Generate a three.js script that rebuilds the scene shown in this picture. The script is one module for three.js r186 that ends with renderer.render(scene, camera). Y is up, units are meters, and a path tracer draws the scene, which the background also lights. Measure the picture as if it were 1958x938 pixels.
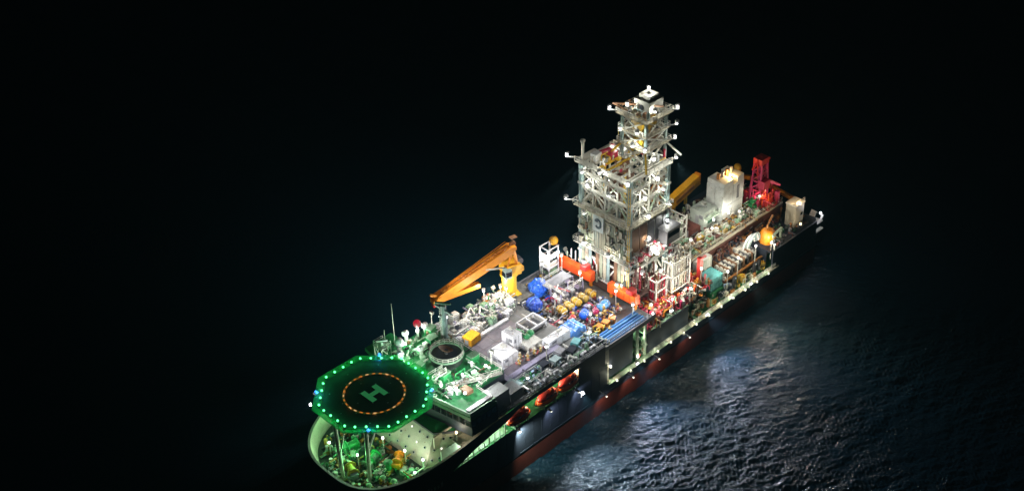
import * as THREE from 'three';
import { mergeGeometries } from 'three/addons/utils/BufferGeometryUtils.js';
import { ImprovedNoise } from 'three/addons/math/ImprovedNoise.js';
import { FontLoader } from 'three/addons/loaders/FontLoader.js';
import { TextGeometry } from 'three/addons/geometries/TextGeometry.js';

// ------------------------------------------------------------------ camera, sky, moon, exposure
// x runs towards the bow, y up, z to starboard; y = 0 is the sea. Night: the ship is lit by its own lamps.
const scene = new THREE.Scene();
const camera = new THREE.PerspectiveCamera(21.25, 1024 / 490, 5, 9000);
{
  const R = THREE.MathUtils.degToRad, a = R(43.5), p = R(33.7), roll = R(2.1);
  const right = new THREE.Vector3(-Math.cos(a), 0, -Math.sin(a));
  const fwd = new THREE.Vector3(-Math.sin(a) * Math.cos(p), -Math.sin(p), Math.cos(a) * Math.cos(p));
  const up = right.clone().cross(fwd);
  camera.position.set(169.2, 195, -164.8);
  camera.up.copy(up).multiplyScalar(Math.cos(roll)).addScaledVector(right, Math.sin(roll));
  camera.lookAt(camera.position.clone().add(fwd));
}
scene.add(camera);
{
  const w = 64, h = 32, d = new Float32Array(w * h * 4);
  for (let j = 0; j < h; j++) for (let i = 0; i < w; i++) {
    const up = Math.max(0, (j + 0.5) / h * 2 - 1), k = (j * w + i) * 4, s = 0.0011 + 0.0008 * (1 - up);
    d[k] = s * 0.85; d[k + 1] = s * 0.95; d[k + 2] = s * 1.25; d[k + 3] = 1;
  }
  const t = new THREE.DataTexture(d, w, h, THREE.RGBAFormat, THREE.FloatType);
  t.mapping = THREE.EquirectangularReflectionMapping; t.magFilter = THREE.LinearFilter; t.needsUpdate = true;
  scene.background = t; scene.environment = t;
}
const moon = new THREE.DirectionalLight(0xfff0dd, 0.004);
moon.name = 'moon_light'; moon.position.set(60, 200, -120); moon.castShadow = true;
Object.assign(moon.shadow.camera, { left: -120, right: 120, top: 120, bottom: -120, near: 1, far: 600 });
scene.add(moon, moon.target);
const renderer = new THREE.WebGLRenderer({ antialias: true });
renderer.shadowMap.enabled = true;
renderer.toneMapping = THREE.LinearToneMapping;
renderer.toneMappingExposure = 1.14;

// ------------------------------------------------------------------ helpers
let seed = 20240611;
const rnd = () => { seed = (seed + 0x6d2b79f5) | 0; let t = Math.imul(seed ^ (seed >>> 15), 1 | seed); t = (t + Math.imul(t ^ (t >>> 7), 61 | t)) ^ t; return ((t ^ (t >>> 14)) >>> 0) / 4294967296; };
const rr = (a, b) => a + (b - a) * rnd(), pick = (l) => l[Math.floor(rnd() * l.length)];
const V = (x, y, z) => new THREE.Vector3(x, y, z);
const perlin = new ImprovedNoise();

function grain(size, fn) {
  const d = new Uint8Array(size * size * 4);
  for (let j = 0; j < size; j++) for (let i = 0; i < size; i++) {
    const c = fn(i / size, j / size), k = (j * size + i) * 4;
    for (let n = 0; n < 3; n++) d[k + n] = Math.max(0, Math.min(255, c[n] * 255));
    d[k + 3] = 255;
  }
  const t = new THREE.DataTexture(d, size, size, THREE.RGBAFormat);
  t.wrapS = t.wrapT = THREE.RepeatWrapping; t.magFilter = THREE.LinearFilter; t.minFilter = THREE.LinearMipmapLinearFilter; t.generateMipmaps = true; t.needsUpdate = true;
  return t;
}
const tn = (u, v, f, o) => {                                     // noise that tiles over the unit square
  const n = (a, b) => perlin.noise(a * f, b * f, o), s = (x) => x * x * (3 - 2 * x), su = s(u), sv = s(v);
  return (n(u, v) * (1 - su) + n(u - 1, v) * su) * (1 - sv) + (n(u, v - 1) * (1 - su) + n(u - 1, v - 1) * su) * sv;
};
// weathered paint: patches, rust specks with their own outlines, grain
const paintTex = grain(512, (u, v) => {
  const patch = 0.88 + 0.22 * tn(u, v, 6, 1.3) + 0.14 * tn(u, v, 24, 5.1) + 0.06 * (rnd() - 0.5);
  const rust = tn(u, v, 30, 9.7) + 0.6 * tn(u, v, 9, 3.3) > 0.52 ? 1 : 0;
  return rust ? [0.62 * patch, 0.42 * patch, 0.3 * patch] : [patch, patch, patch];
});
const deckTex = grain(512, (u, v) => {
  const patch = 0.72 + 0.4 * tn(u, v, 5, 2.3) + 0.3 * tn(u, v, 17, 7.7) + 0.12 * (rnd() - 0.5);
  const scuff = tn(u, v, 40, 4.1) > 0.42 ? 0.3 : 0;
  return [patch + scuff * 0.8, patch + scuff * 0.75, patch + scuff * 0.7];
});
paintTex.repeat.set(0.12, 0.12); deckTex.repeat.set(0.08, 0.08);
paintTex.updateMatrix(); deckTex.updateMatrix();

const mats = {};
function M(key, rgb, rough = 0.5, opt = {}) {
  const m = new THREE.MeshStandardMaterial({ roughness: rough, metalness: opt.metal ?? 0, map: opt.map === undefined ? paintTex : opt.map });
  m.color.setRGB(...rgb); m.name = key;
  return (mats[key] = m);
}
M('white', [0.78, 0.78, 0.8]); M('offwhite', [0.6, 0.59, 0.54]); M('cream', [0.5, 0.46, 0.36]); M('beige', [0.38, 0.35, 0.27]);
M('grey', [0.34, 0.35, 0.36]); M('midgrey', [0.2, 0.2, 0.22]); M('darkgrey', [0.07, 0.07, 0.08]); M('black', [0.016, 0.021, 0.036], 0.6);
M('navy', [0.007, 0.012, 0.026], 0.85); M('boot', [0.15, 0.026, 0.015], 0.55); M('bootdark', [0.09, 0.02, 0.015], 0.6);
M('green', [0.025, 0.26, 0.08], 0.5); M('lightgreen', [0.24, 0.42, 0.27], 0.5); M('palegreen', [0.42, 0.52, 0.4]); M('darkgreen', [0.02, 0.09, 0.045]);
M('orange', [0.72, 0.25, 0.015], 0.42); M('amber', [0.76, 0.38, 0.015], 0.42); M('yellow', [0.78, 0.5, 0.03], 0.42); M('vermilion', [0.85, 0.1, 0.012], 0.42);
M('red', [0.55, 0.03, 0.025], 0.42); M('crimson', [0.45, 0.02, 0.06], 0.42); M('magenta', [0.5, 0.035, 0.12], 0.45); M('pink', [0.7, 0.2, 0.2]); M('rustred', [0.1, 0.026, 0.018], 0.65);
M('blue', [0.02, 0.13, 0.72], 0.4); M('skyblue', [0.08, 0.3, 0.62], 0.4); M('paleblue', [0.4, 0.55, 0.75], 0.4); M('teal', [0.1, 0.36, 0.38]); M('slate', [0.24, 0.33, 0.33]);
M('purple', [0.25, 0.23, 0.33]); M('purpledeck', [0.15, 0.13, 0.155], 0.6, { map: deckTex }); M('brown', [0.2, 0.1, 0.05], 0.6);
M('deckgreen', [0.02, 0.24, 0.07], 0.55, { map: deckTex }); M('deckdark', [0.035, 0.05, 0.04], 0.6, { map: deckTex }); M('deckgrey', [0.16, 0.16, 0.15], 0.6, { map: deckTex }); M('deckrust', [0.08, 0.034, 0.026], 0.65, { map: deckTex });
M('helideck', [0.012, 0.02, 0.015], 0.75, { map: deckTex }); M('heligreen', [0.02, 0.36, 0.1], 0.6); M('ringpaint', [0.55, 0.28, 0.09], 0.6); M('netgreen', [0.04, 0.34, 0.11], 0.7);
M('pinkgrey', [0.48, 0.4, 0.37]); M('orangebrown', [0.42, 0.17, 0.04], 0.5); M('palegrey', [0.5, 0.52, 0.5]); M('palegrey2', [0.42, 0.47, 0.42]); M('amberdull', [0.6, 0.36, 0.03], 0.55); M('blue3', [0.02, 0.07, 0.42], 0.45); M('blue2', [0.03, 0.2, 0.55], 0.4); M('wallgreen', [0.27, 0.3, 0.22]); M('brownred', [0.22, 0.1, 0.06], 0.55); M('signpale', [0.5, 0.58, 0.58]); M('emblem', [0.03, 0.06, 0.08]);
M('steel', [0.5, 0.5, 0.48], 0.35, { metal: 0.6 }); M('rubber', [0.02, 0.02, 0.022], 0.7); M('glass', [0.01, 0.014, 0.018], 0.08, { map: null }); M('gold', [0.5, 0.33, 0.06], 0.45);
function glow(key, rgb, k) {
  const m = new THREE.MeshStandardMaterial({ color: 0x111111, roughness: 0.5 });
  m.emissive.setRGB(...rgb); m.emissiveIntensity = k; m.name = key; return (mats[key] = m);
}
glow('lampwhite', [1, 0.97, 0.92], 9); glow('lampdim', [1, 1, 0.8], 2.5); glow('lampcool', [0.9, 0.95, 1], 12); glow('lampgreen', [0.1, 1, 0.3], 3.2); glow('lampwarm', [1, 0.7, 0.32], 7); glow('lampblue', [0.05, 0.3, 1], 2.5); glow('lampred', [1, 0.03, 0.06], 2.2); glow('lamporange', [1, 0.3, 0.04], 0.55); glow('lampwarmdim', [1, 0.6, 0.25], 0.7); glow('lampH', [0.05, 0.42, 0.13], 0.26); glow('lampgreenwhite', [0.6, 1, 0.7], 7); glow('lampwindow', [1, 0.95, 0.8], 1.6); glow('redradomeglow', [0.9, 0.02, 0.06], 0.4);

// geometry pieces
const box = (w, h, d, x = 0, y = 0, z = 0, ry = 0) => { const g = new THREE.BoxGeometry(w, h, d); if (ry) g.rotateY(ry); return g.translate(x, y, z); };   // centred in x and z, standing on y
const bx = (w, h, d, x = 0, y = 0, z = 0, ry = 0) => box(w, h, d, x, y + h / 2, z, ry);
const cyl = (r, h, x = 0, y = 0, z = 0, seg = 14, r2 = r) => new THREE.CylinderGeometry(r2, r, h, seg).translate(x, y + h / 2, z);
const sph = (r, x = 0, y = 0, z = 0, n = 16) => new THREE.SphereGeometry(r, n, Math.ceil(n * 0.7)).translate(x, y, z);
const Y = V(0, 1, 0);
function turned(g, a, b) {
  const d = b.clone().sub(a), q = new THREE.Quaternion().setFromUnitVectors(Y, d.clone().normalize());
  return g.applyMatrix4(new THREE.Matrix4().compose(a.clone().add(b).multiplyScalar(0.5), q, V(1, 1, 1)));
}
const v3 = (p) => (p.isVector3 ? p : V(...p));
const tube = (a, b, r, seg = 8, r2 = r) => { a = v3(a); b = v3(b); return turned(new THREE.CylinderGeometry(r2, r, a.distanceTo(b), seg), a, b); };
function beam(a, b, w, h = w) {                                   // a box between two points, its height upright where it can be
  a = v3(a); b = v3(b);
  const d = b.clone().sub(a), L = d.length(), z = d.clone().normalize(), up = Math.abs(z.y) > 0.99 ? V(1, 0, 0) : Y, x = up.clone().cross(z).normalize(), y = z.clone().cross(x);
  return new THREE.BoxGeometry(w, h, L).applyMatrix4(new THREE.Matrix4().makeBasis(x, y, z).setPosition(a.clone().add(b).multiplyScalar(0.5)));
}
function plate(points, y0, y1) {                                  // an outline in x, z raised from y0 to y1
  const s = new THREE.Shape(points.map(([x, z]) => new THREE.Vector2(x, -z)));
  return new THREE.ExtrudeGeometry(s, { depth: y1 - y0, bevelEnabled: false }).rotateX(-Math.PI / 2).translate(0, y0, 0);
}
function pathTube(pts, r, seg = 6) {                              // a pipe with bends
  const g = [];
  for (let i = 0; i + 1 < pts.length; i++) { g.push(tube(pts[i], pts[i + 1], r, seg)); if (i) g.push(sph(r * 1.02, ...v3(pts[i]).toArray(), 6)); }
  return g;
}
function railing(pts, h = 1.1, gap = 1.6) {
  const g = [];
  for (let i = 0; i + 1 < pts.length; i++) {
    const a = v3(pts[i]), b = v3(pts[i + 1]), n = Math.max(1, Math.round(a.distanceTo(b) / gap));
    for (const y of [h, h * 0.55]) g.push(beam([a.x, a.y + y, a.z], [b.x, b.y + y, b.z], 0.08));
    for (let k = 0; k <= n; k++) { const p = a.clone().lerp(b, k / n); g.push(bx(0.08, h, 0.08, p.x, p.y, p.z)); }
  }
  return g;
}
function metric(g) {                                              // uv in metres, taken along the axis a face looks along most
  const p = g.attributes.position, n = g.attributes.normal, uv = new Float32Array(p.count * 2);
  for (let i = 0; i < p.count; i++) {
    const ax = Math.abs(n.getX(i)), ay = Math.abs(n.getY(i)), az = Math.abs(n.getZ(i));
    uv[2 * i] = ax > ay && ax > az ? p.getZ(i) : p.getX(i);
    uv[2 * i + 1] = ay >= ax && ay >= az ? p.getZ(i) : p.getY(i);
  }
  g.setAttribute('uv', new THREE.BufferAttribute(uv, 2));
  return g;
}
function merge(list) {
  const g = [].concat(list).map((x) => { const y = x.index ? x.toNonIndexed() : x; for (const k of Object.keys(y.attributes)) if (!['position', 'normal'].includes(k)) y.deleteAttribute(k); return y; });
  return metric(g.length > 1 ? mergeGeometries(g) : g[0]);
}
function part(parent, name, geos, m, label) {
  const o = new THREE.Mesh(merge(geos), typeof m === 'string' ? mats[m] : m);
  o.name = name; o.castShadow = o.receiveShadow = true;
  if (label) o.userData.label = label;
  parent.add(o); return o;
}
const parts = (parent, name, geos, m) => geos.map((g) => part(parent, name, g, m));
const ORD = ['first', 'second', 'third', 'fourth', 'fifth', 'sixth', 'seventh', 'eighth', 'ninth', 'tenth', 'eleventh', 'twelfth', 'thirteenth', 'fourteenth'];
const used = {};
const numbered = (n) => { used[n] = (used[n] ?? -1) + 1; return used[n] ? n + '_' + String(used[n]).padStart(3, '0') : n; };
function thing(name, label, category, pos = [0, 0, 0], group, turn = 0) {
  const o = new THREE.Group(); o.name = numbered(name); o.position.set(...pos); o.rotation.y = turn;
  o.userData = { label, category }; if (group) o.userData.group = group;
  scene.add(o); return o;
}
function copy(src, pos, turn = 0, label) {
  const o = src.clone(); o.name = numbered(src.name.replace(/_\d{3}$/, '')); o.position.set(...pos); o.rotation.y = turn;
  o.userData = { ...src.userData }; if (label) o.userData.label = label;
  scene.add(o); return o;
}
// lamp light: a point or a spot set at the lamp
function point(x, y, z, I, rgb = [1, 0.97, 0.9], r = 8) {
  const l = new THREE.PointLight(new THREE.Color().setRGB(...rgb), I); l.name = 'lamp_light'; l.position.set(x, y, z); l.castShadow = true; l.shadow.radius = r; scene.add(l); return l;
}
function spot(a, b, I, deg, rgb = [1, 0.97, 0.92], r = 12, o = {}) {
  const l = new THREE.SpotLight(new THREE.Color().setRGB(...rgb), I, 0, THREE.MathUtils.degToRad(deg), o.pen ?? 0.6); l.name = 'floodlight_beam'; l.position.set(...a); l.target.position.set(...b);
  l.castShadow = true; l.shadow.radius = r; scene.add(l, l.target); return l;
}
// a lamp as a part: a small glowing globe (under half a metre) with its light inside, on a bracket
function globe(parent, x, y, z, glowKey, I, rgb, o = {}) {
  const p = part(parent, o.name ?? 'lamp', [bx(0.5, 0.1, 0.5, x, y - 0.36, z), bx(0.12, 0.3, 0.12, x, y - 0.62, z)], 'steel');
  part(p, 'lamp_globe', sph(o.r ?? 0.23, x, y, z, 10), glowKey);
  if (I) { const w = parent.localToWorld(V(x, y, z)); point(w.x, w.y, w.z, I, rgb, o.soft ?? 8); }
  return p;
}

// ------------------------------------------------------------------ the sea: one sheet, fine near the ship and coarse towards the horizon
{
  const waves = [];
  for (let i = 0; i < 64; i++) {
    const L = 0.85 * Math.pow(14, Math.pow(rnd(), 1.75)), spread = L > 6 ? 0.5 : 1.05, dir = 1.77 + spread * (rnd() + rnd() - 1) * 1.3, k = 2 * Math.PI / L;
    waves.push([k * Math.cos(dir), k * Math.sin(dir), 0.0135 * Math.pow(L, L > 6 ? 0.6 : L > 3.5 ? 0.8 : 1.0) * rr(0.6, 1.2), rr(0, 6.28), L]);
  }
  const NX = 780, NZ = 640, grade = (u, c, half, core, far) => {  // dense within half of c, then growing to far
    const t = (u - 0.5) * 2, s = Math.abs(t), d = s < core ? s / core * half : half * Math.pow(far / half, (s - core) / (1 - core));
    return c + Math.sign(t) * d;
  };
  const pos = new Float32Array((NX + 1) * (NZ + 1) * 3), uv = new Float32Array((NX + 1) * (NZ + 1) * 2), index = [];
  for (let j = 0; j <= NZ; j++) for (let i = 0; i <= NX; i++) {
    const x = grade(i / NX, -8, 80, 0.83, 7000), z = grade(j / NZ, -60, 48, 0.79, 7000), k = j * (NX + 1) + i;
    const cell = Math.max(0.26, (Math.abs(x + 8) - 76) * 0.09, (Math.abs(z + 60) - 45) * 0.09);
    let y = 0;
    const gust = 0.75 + 0.7 * perlin.noise(x * 0.018, z * 0.018, 3.1) + 0.4 * perlin.noise(x * 0.06, z * 0.06, 8.8);
    const bend = [1.7, 4.2, 7.9, 11.3].map((o) => 1.8 * perlin.noise(x * 0.035, z * 0.035, o));
    for (const [kx, kz, A, ph, L] of waves) if (L > cell * 2.5) { const s = Math.sin(kx * x + kz * z + ph + bend[Math.floor(L * 7) & 3]); y += A * (s < 0 ? s * 0.8 : s * (0.6 + 0.6 * s)) * gust; }
    pos.set([x, y, z], k * 3); uv.set([x / 14, z / 14], k * 2);
    if (i && j) index.push(k - 1, k - NX - 2, k - NX - 1, k - 1, k - NX - 1, k);
  }
  const g = new THREE.BufferGeometry();
  g.setAttribute('position', new THREE.BufferAttribute(pos, 3)); g.setAttribute('uv', new THREE.BufferAttribute(uv, 2)); g.setIndex(index.map((v, n) => index[n - (n % 3) + [0, 2, 1][n % 3]]));
  g.computeVertexNormals();
  if (g.attributes.normal.getY(500) < 0) { g.setIndex(index); g.computeVertexNormals(); }
  const ripple = grain(1024, (u, v) => {
    const r = (f, o, e) => 1 - Math.abs(tn(u, (v * e) % 1, f, o)) * 2.2;
    const h = 0.34 * r(22, 1.7, 1) + 0.3 * r(41, 6.2, 1) + 0.2 * r(70, 9.4, 1) + 0.16 * (0.5 + tn(u, v, 110, 3.9));
    return [h, h, h];
  });
  const m = new THREE.MeshPhysicalMaterial({ roughness: 0.22, ior: 1.33, bumpMap: ripple, bumpScale: 0.14 });
  m.color.setRGB(0.0032, 0.015, 0.0245); m.name = 'sea_water';
  const o = new THREE.Mesh(g, m); o.name = 'sea'; o.receiveShadow = true; o.castShadow = true;
  o.userData = { kind: 'structure', label: 'dark rippled night sea around the lit ship', category: 'sea' };
  scene.add(o);
}

// ------------------------------------------------------------------ the hull
const ship = thing('drill_ship', 'dark hull and open decks of the big floodlit drilling ship', 'ship');
const X0 = 40;
const bowEnd = (y) => 60 + 5.3 * Math.min(1, Math.max(0, y / 15)), bowN = (y) => 1.7 + 1.1 * Math.min(1, Math.max(0, y / 15));
function halfBeam(x, y) {
  if (x <= X0) return 16;
  const t = (x - X0) / (bowEnd(y) - X0);
  return t >= 1 ? 0 : 16 * Math.pow(1 - Math.pow(t, bowN(y)), 1 / bowN(y));
}
const rimAt = (x) => (x > 65 ? 15 : x > 28 ? 18.7 - 3.7 * Math.pow((x - 28) / 37, 1.15) : 18.7);
// a strip of plating between two heights that vary along the ship, on one side; xs past X0 follow the bow
function plating(side, from, to, lo, hi, inset = 0, cols = 40, rows = 8) {
  const p = [], idx = [];
  for (let i = 0; i <= cols; i++) {
    const s = i / cols;
    for (let j = 0; j <= rows; j++) {
      let x = from + (to - from) * s, y, z;
      if (to > X0 && from >= X0) {                                // bow: even steps of angle round the stem
        const xe = (yy) => bowEnd(yy) - inset, f = (from - X0) / (bowEnd(12) - X0), a = (Math.asin(Math.pow(f, 0.5 * bowN(12))) * (1 - s)) + s * Math.PI / 2;
        x = X0 + (xe(12) - X0) * Math.pow(Math.sin(a), 2 / bowN(12));
        y = lo(x) + (hi(x) - lo(x)) * j / rows;
        const n = bowN(y);
        x = X0 + (xe(y) - X0) * Math.pow(Math.sin(a), 2 / n); z = (16 - inset) * Math.pow(Math.abs(Math.cos(a)), 2 / n);
        if (s === 1) z = 0;
      } else { y = lo(x) + (hi(x) - lo(x)) * j / rows; z = 16 - inset; }
      p.push(x, y, side * z);
    }
  }
  for (let i = 0; i < cols; i++) for (let j = 0; j < rows; j++) {
    const a = i * (rows + 1) + j, b = a + rows + 1;
    side > 0 ? idx.push(a, b, b + 1, a, b + 1, a + 1) : idx.push(a, b + 1, b, a, a + 1, b + 1);
  }
  const g = new THREE.BufferGeometry();
  g.setAttribute('position', new THREE.Float32BufferAttribute(p, 3)); g.setIndex(idx); g.computeVertexNormals();
  return g;
}
const K = (v) => () => v;
{
  const sides = [], boot = [], bul = [], cap = [];
  for (const s of [-1, 1]) {
    boot.push(plating(s, -80, 40, K(-4), K(4.6)), plating(s, 40, 66, K(-4), K(5)));
    sides.push(plating(s, -80, 0.4, K(4.6), K(7.5)), plating(s, 0.4, 40, (x) => 4.6 + 0.4 * Math.max(0, x / 40), K(s < 0 ? 12.8 : 18.7)));
    sides.push(plating(s, 40, 66, K(5), (x) => (s < 0 && x < 46 ? 12.8 : rimAt(x)), 0, 60));
    bul.push(plating(s, 44, 66, K(11.9), (x) => rimAt(x) - 0.02, 0.45, 46, 3));
  }
  // port side: closed panel abaft the lifeboats, upper band over the recess, its edge falling to a point forward
  sides.push(bx(8.2, 5.9, 0.3, 5.2, 12.8, -15.85));
  sides.push(plating(-1, 9.3, 28, K(17.6), K(18.7)), plating(-1, 28, 31, (x) => 17.6 - (x - 28) * 0.4, rimAt), plating(-1, 31, 40, (x) => 16.4 - (x - 31) * 0.17, rimAt), plating(-1, 40.0, 46.2, (x) => Math.max(12.8, 14.87 - (x - 40) * 0.34), rimAt, 0, 60));
  sides.push(bx(0.3, 12.6, 32, -80, -4, 0));
  part(ship, 'hull_plating', sides, 'black');
  part(ship, 'boot_top', boot, 'boot', 'rusty red band along the waterline');
  part(ship, 'bulwark', bul, 'beige', 'pale inner face of the bulwark round the bow');
  // rim cap
  const rimG = [];
  for (const s of [-1, 1]) { let prev; for (let i = 0; i <= 48; i++) { const a = i / 48 * Math.PI / 2, n = 2.8, y0 = 15, x = X0 + (bowEnd(y0) - 0.2 - X0) * Math.pow(Math.sin(a), 2 / n), z = s * 15.8 * Math.pow(Math.cos(a), 2 / n); const q = V(x, rimAt(x) + 0.05, i === 48 ? 0 : z); if (prev && x > 42) rimG.push(beam(prev, q, 0.5, 0.18)); prev = q; } }
  part(ship, 'bulwark_rail', rimG, 'offwhite');
  // decks
  const out = []; for (let i = 0; i <= 30; i++) { const a = i / 30 * Math.PI; const c = Math.cos(a), sn = Math.sin(a), n = 2.5; out.push([X0 + 24.2 * Math.pow(sn, 2 / n), -Math.sign(c) * 15.5 * Math.pow(Math.abs(c), 2 / n)]); }
  part(ship, 'foredeck', plate([...out, [38, 15.5], [38, -15.5]], 11.6, 12), 'deckdark');
  part(ship, 'main_deck', bx(80, 0.4, 31.6, -40, 7.05, 0), 'deckgreen');
  part(ship, 'recess_deck', bx(46, 0.3, 6.2, 23.2, 12.7, -12.8), 'deckgreen', 'green deck of the lifeboat recess');
  part(ship, 'recess_wall', [bx(37, 5.4, 0.3, 27.8, 13, -10.4), bx(0.3, 4.5, 5.4, 9.4, 13, -13.1)], 'cream');
  part(ship, 'upper_deck', [bx(29.5, 0.35, 31.4, 18.25, 18.35, 0), bx(6.5, 1.7, 6.6, 0.3, 17.02, 12.4), bx(6.5, 0.3, 30.6, 35, 18.4, 0)], 'deckgrey');
  part(ship, 'inner_side', [bx(36, 11, 0.3, 27, 7.4, 10)], 'grey');
  // port side aft of the lifeboats: pillar, tall dark panels, open bay, low dark panel
  part(ship, 'pillar', [bx(1.5, 10.2, 0.7, 0.35, 7.5, -15.4), bx(2.3, 0.6, 1.3, 0.35, 7.5, -15.3)], 'cream', 'beige pillar between the dark side panels');
  part(ship, 'side_panel', [bx(8.2, 9.8, 0.25, -4.9, 8.0, -15.1)], 'navy', 'tall dark blue side panel abaft the pillar');
  part(ship, 'side_panel', [bx(14.6, 5.5, 0.25, -21.2, 7.7, -15.3)], 'navy', 'long low dark panel along the main deck');
  part(ship, 'mezzanine_deck', [bx(15.4, 0.35, 12, -21.4, 12.75, -9.0)], 'lightgreen', 'light green working deck behind the low panel');
  part(ship, 'midship_deck', [bx(25, 0.4, 31.2, -3.5, 16.6, 0)], 'deckgrey');
  parts(ship, 'deck_coaming', [bx(25, 1.0, 0.25, -3.6, 17, -15.7), bx(25, 0.9, 0.25, -3.6, 17, 15.6)], 'midgrey');
  for (const x of [-10.6, -13.2]) part(ship, 'side_frame', [bx(0.5, 9, 0.5, x, 7.5, -15.2)], 'palegreen');
  part(ship, 'bay_wall', [bx(5, 9, 0.3, -11.6, 7.5, -12)], 'lightgreen', 'pale green wall in the open bay');
  // lit walkway edge along the main deck, in short plates
  for (let x = 0.2; x > -62; x -= 2.05) part(ship, 'deck_edge_plate', [bx(1.95, 0.28, 1.1, x - 1, 7.45, -15.95 + rr(-0.05, 0.05))], rnd() < 0.55 ? 'palegreen' : 'cream');
  part(ship, 'railing', railing([[-14, 7.75, -16.2], [-62, 7.75, -16.2]]), 'offwhite');
  part(ship, 'railing', railing([[34, 18.8, -15.9], [9, 18.8, -15.9], [-15.5, 18.1, -15.9]]), 'grey');
  // wedge walkway ladders and grating ahead of the boats
  for (let k = 0; k < 9; k++) { const x = 31.5 + k * 1.5; part(ship, 'recess_stanchion', [bx(0.22, 2.6 - k * 0.24, 0.22, x, 13, -15.6)], 'palegreen'); }
  part(ship, 'recess_grating', [bx(15, 0.08, 1.6, 38, 13.05, -14.6)], 'lightgreen');
  part(ship, 'recess_wall', [bx(17, 3.2, 0.2, 38, 13, -12.6)], 'palegreen', 'green wall of the tapering walkway opening');
  // stern
  part(ship, 'aft_deck', [bx(19, 0.4, 30, -70.4, 11.8, 0), bx(0.3, 4.5, 30, -61, 7.4, 0.9)], 'black');
  part(ship, 'stern_bulwark', [bx(18.8, 5.2, 0.4, -70.4, 7.5, -15.78), bx(0.4, 6, 31, -79.6, 7.5, 0)], 'black');
  part(ship, 'stern_post', [bx(0.5, 6.5, 0.5, -62, 7.6, -15.6)], 'offwhite', 'white post where the walkway ends');
  // pipe deck
  part(ship, 'pipe_deck', [bx(39, 0.5, 17, -57.5, 15.5, 1.4)], 'deckrust', 'rust brown pipe deck');
  part(ship, 'pipe_deck_side', [bx(39, 3.4, 0.3, -57.5, 12.1, -6.8)], 'rustred', 'dark red brown wall under the pipe deck');
  for (let x = -40; x > -77; x -= 5.2) part(ship, 'pipe_deck_column', [bx(0.6, 4.6, 0.6, x, 7.4, -7.2)], 'offwhite');
  part(ship, 'casing', [bx(38, 8, 12, -58, 7.4, 2)], 'midgrey');
}
// pale lettering on the port bow plating, too blurred in the photograph to be read: strokes of uneven size
for (let k = 0, x = 53.6; k < 7; k++) {
  const w = [0.5, 0.35, 0.55, 0.4, 0.7, 0.6, 0.75][k], y = 10.2 + k * 0.05, z = -halfBeam(x - w / 2, y + 0.5) - 0.12;
  const t = part(ship, 'hull_lettering', [bx(w, [1.2, 0.8, 1.1, 0.7, 0.9, 0.8, 1.2][k], 0.1, 0, 0, 0)], k % 3 ? 'palegreen' : 'offwhite');
  t.position.set(x - w / 2, y, z); t.rotation.y = 0.42; x -= w + 0.16;
}

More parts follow.
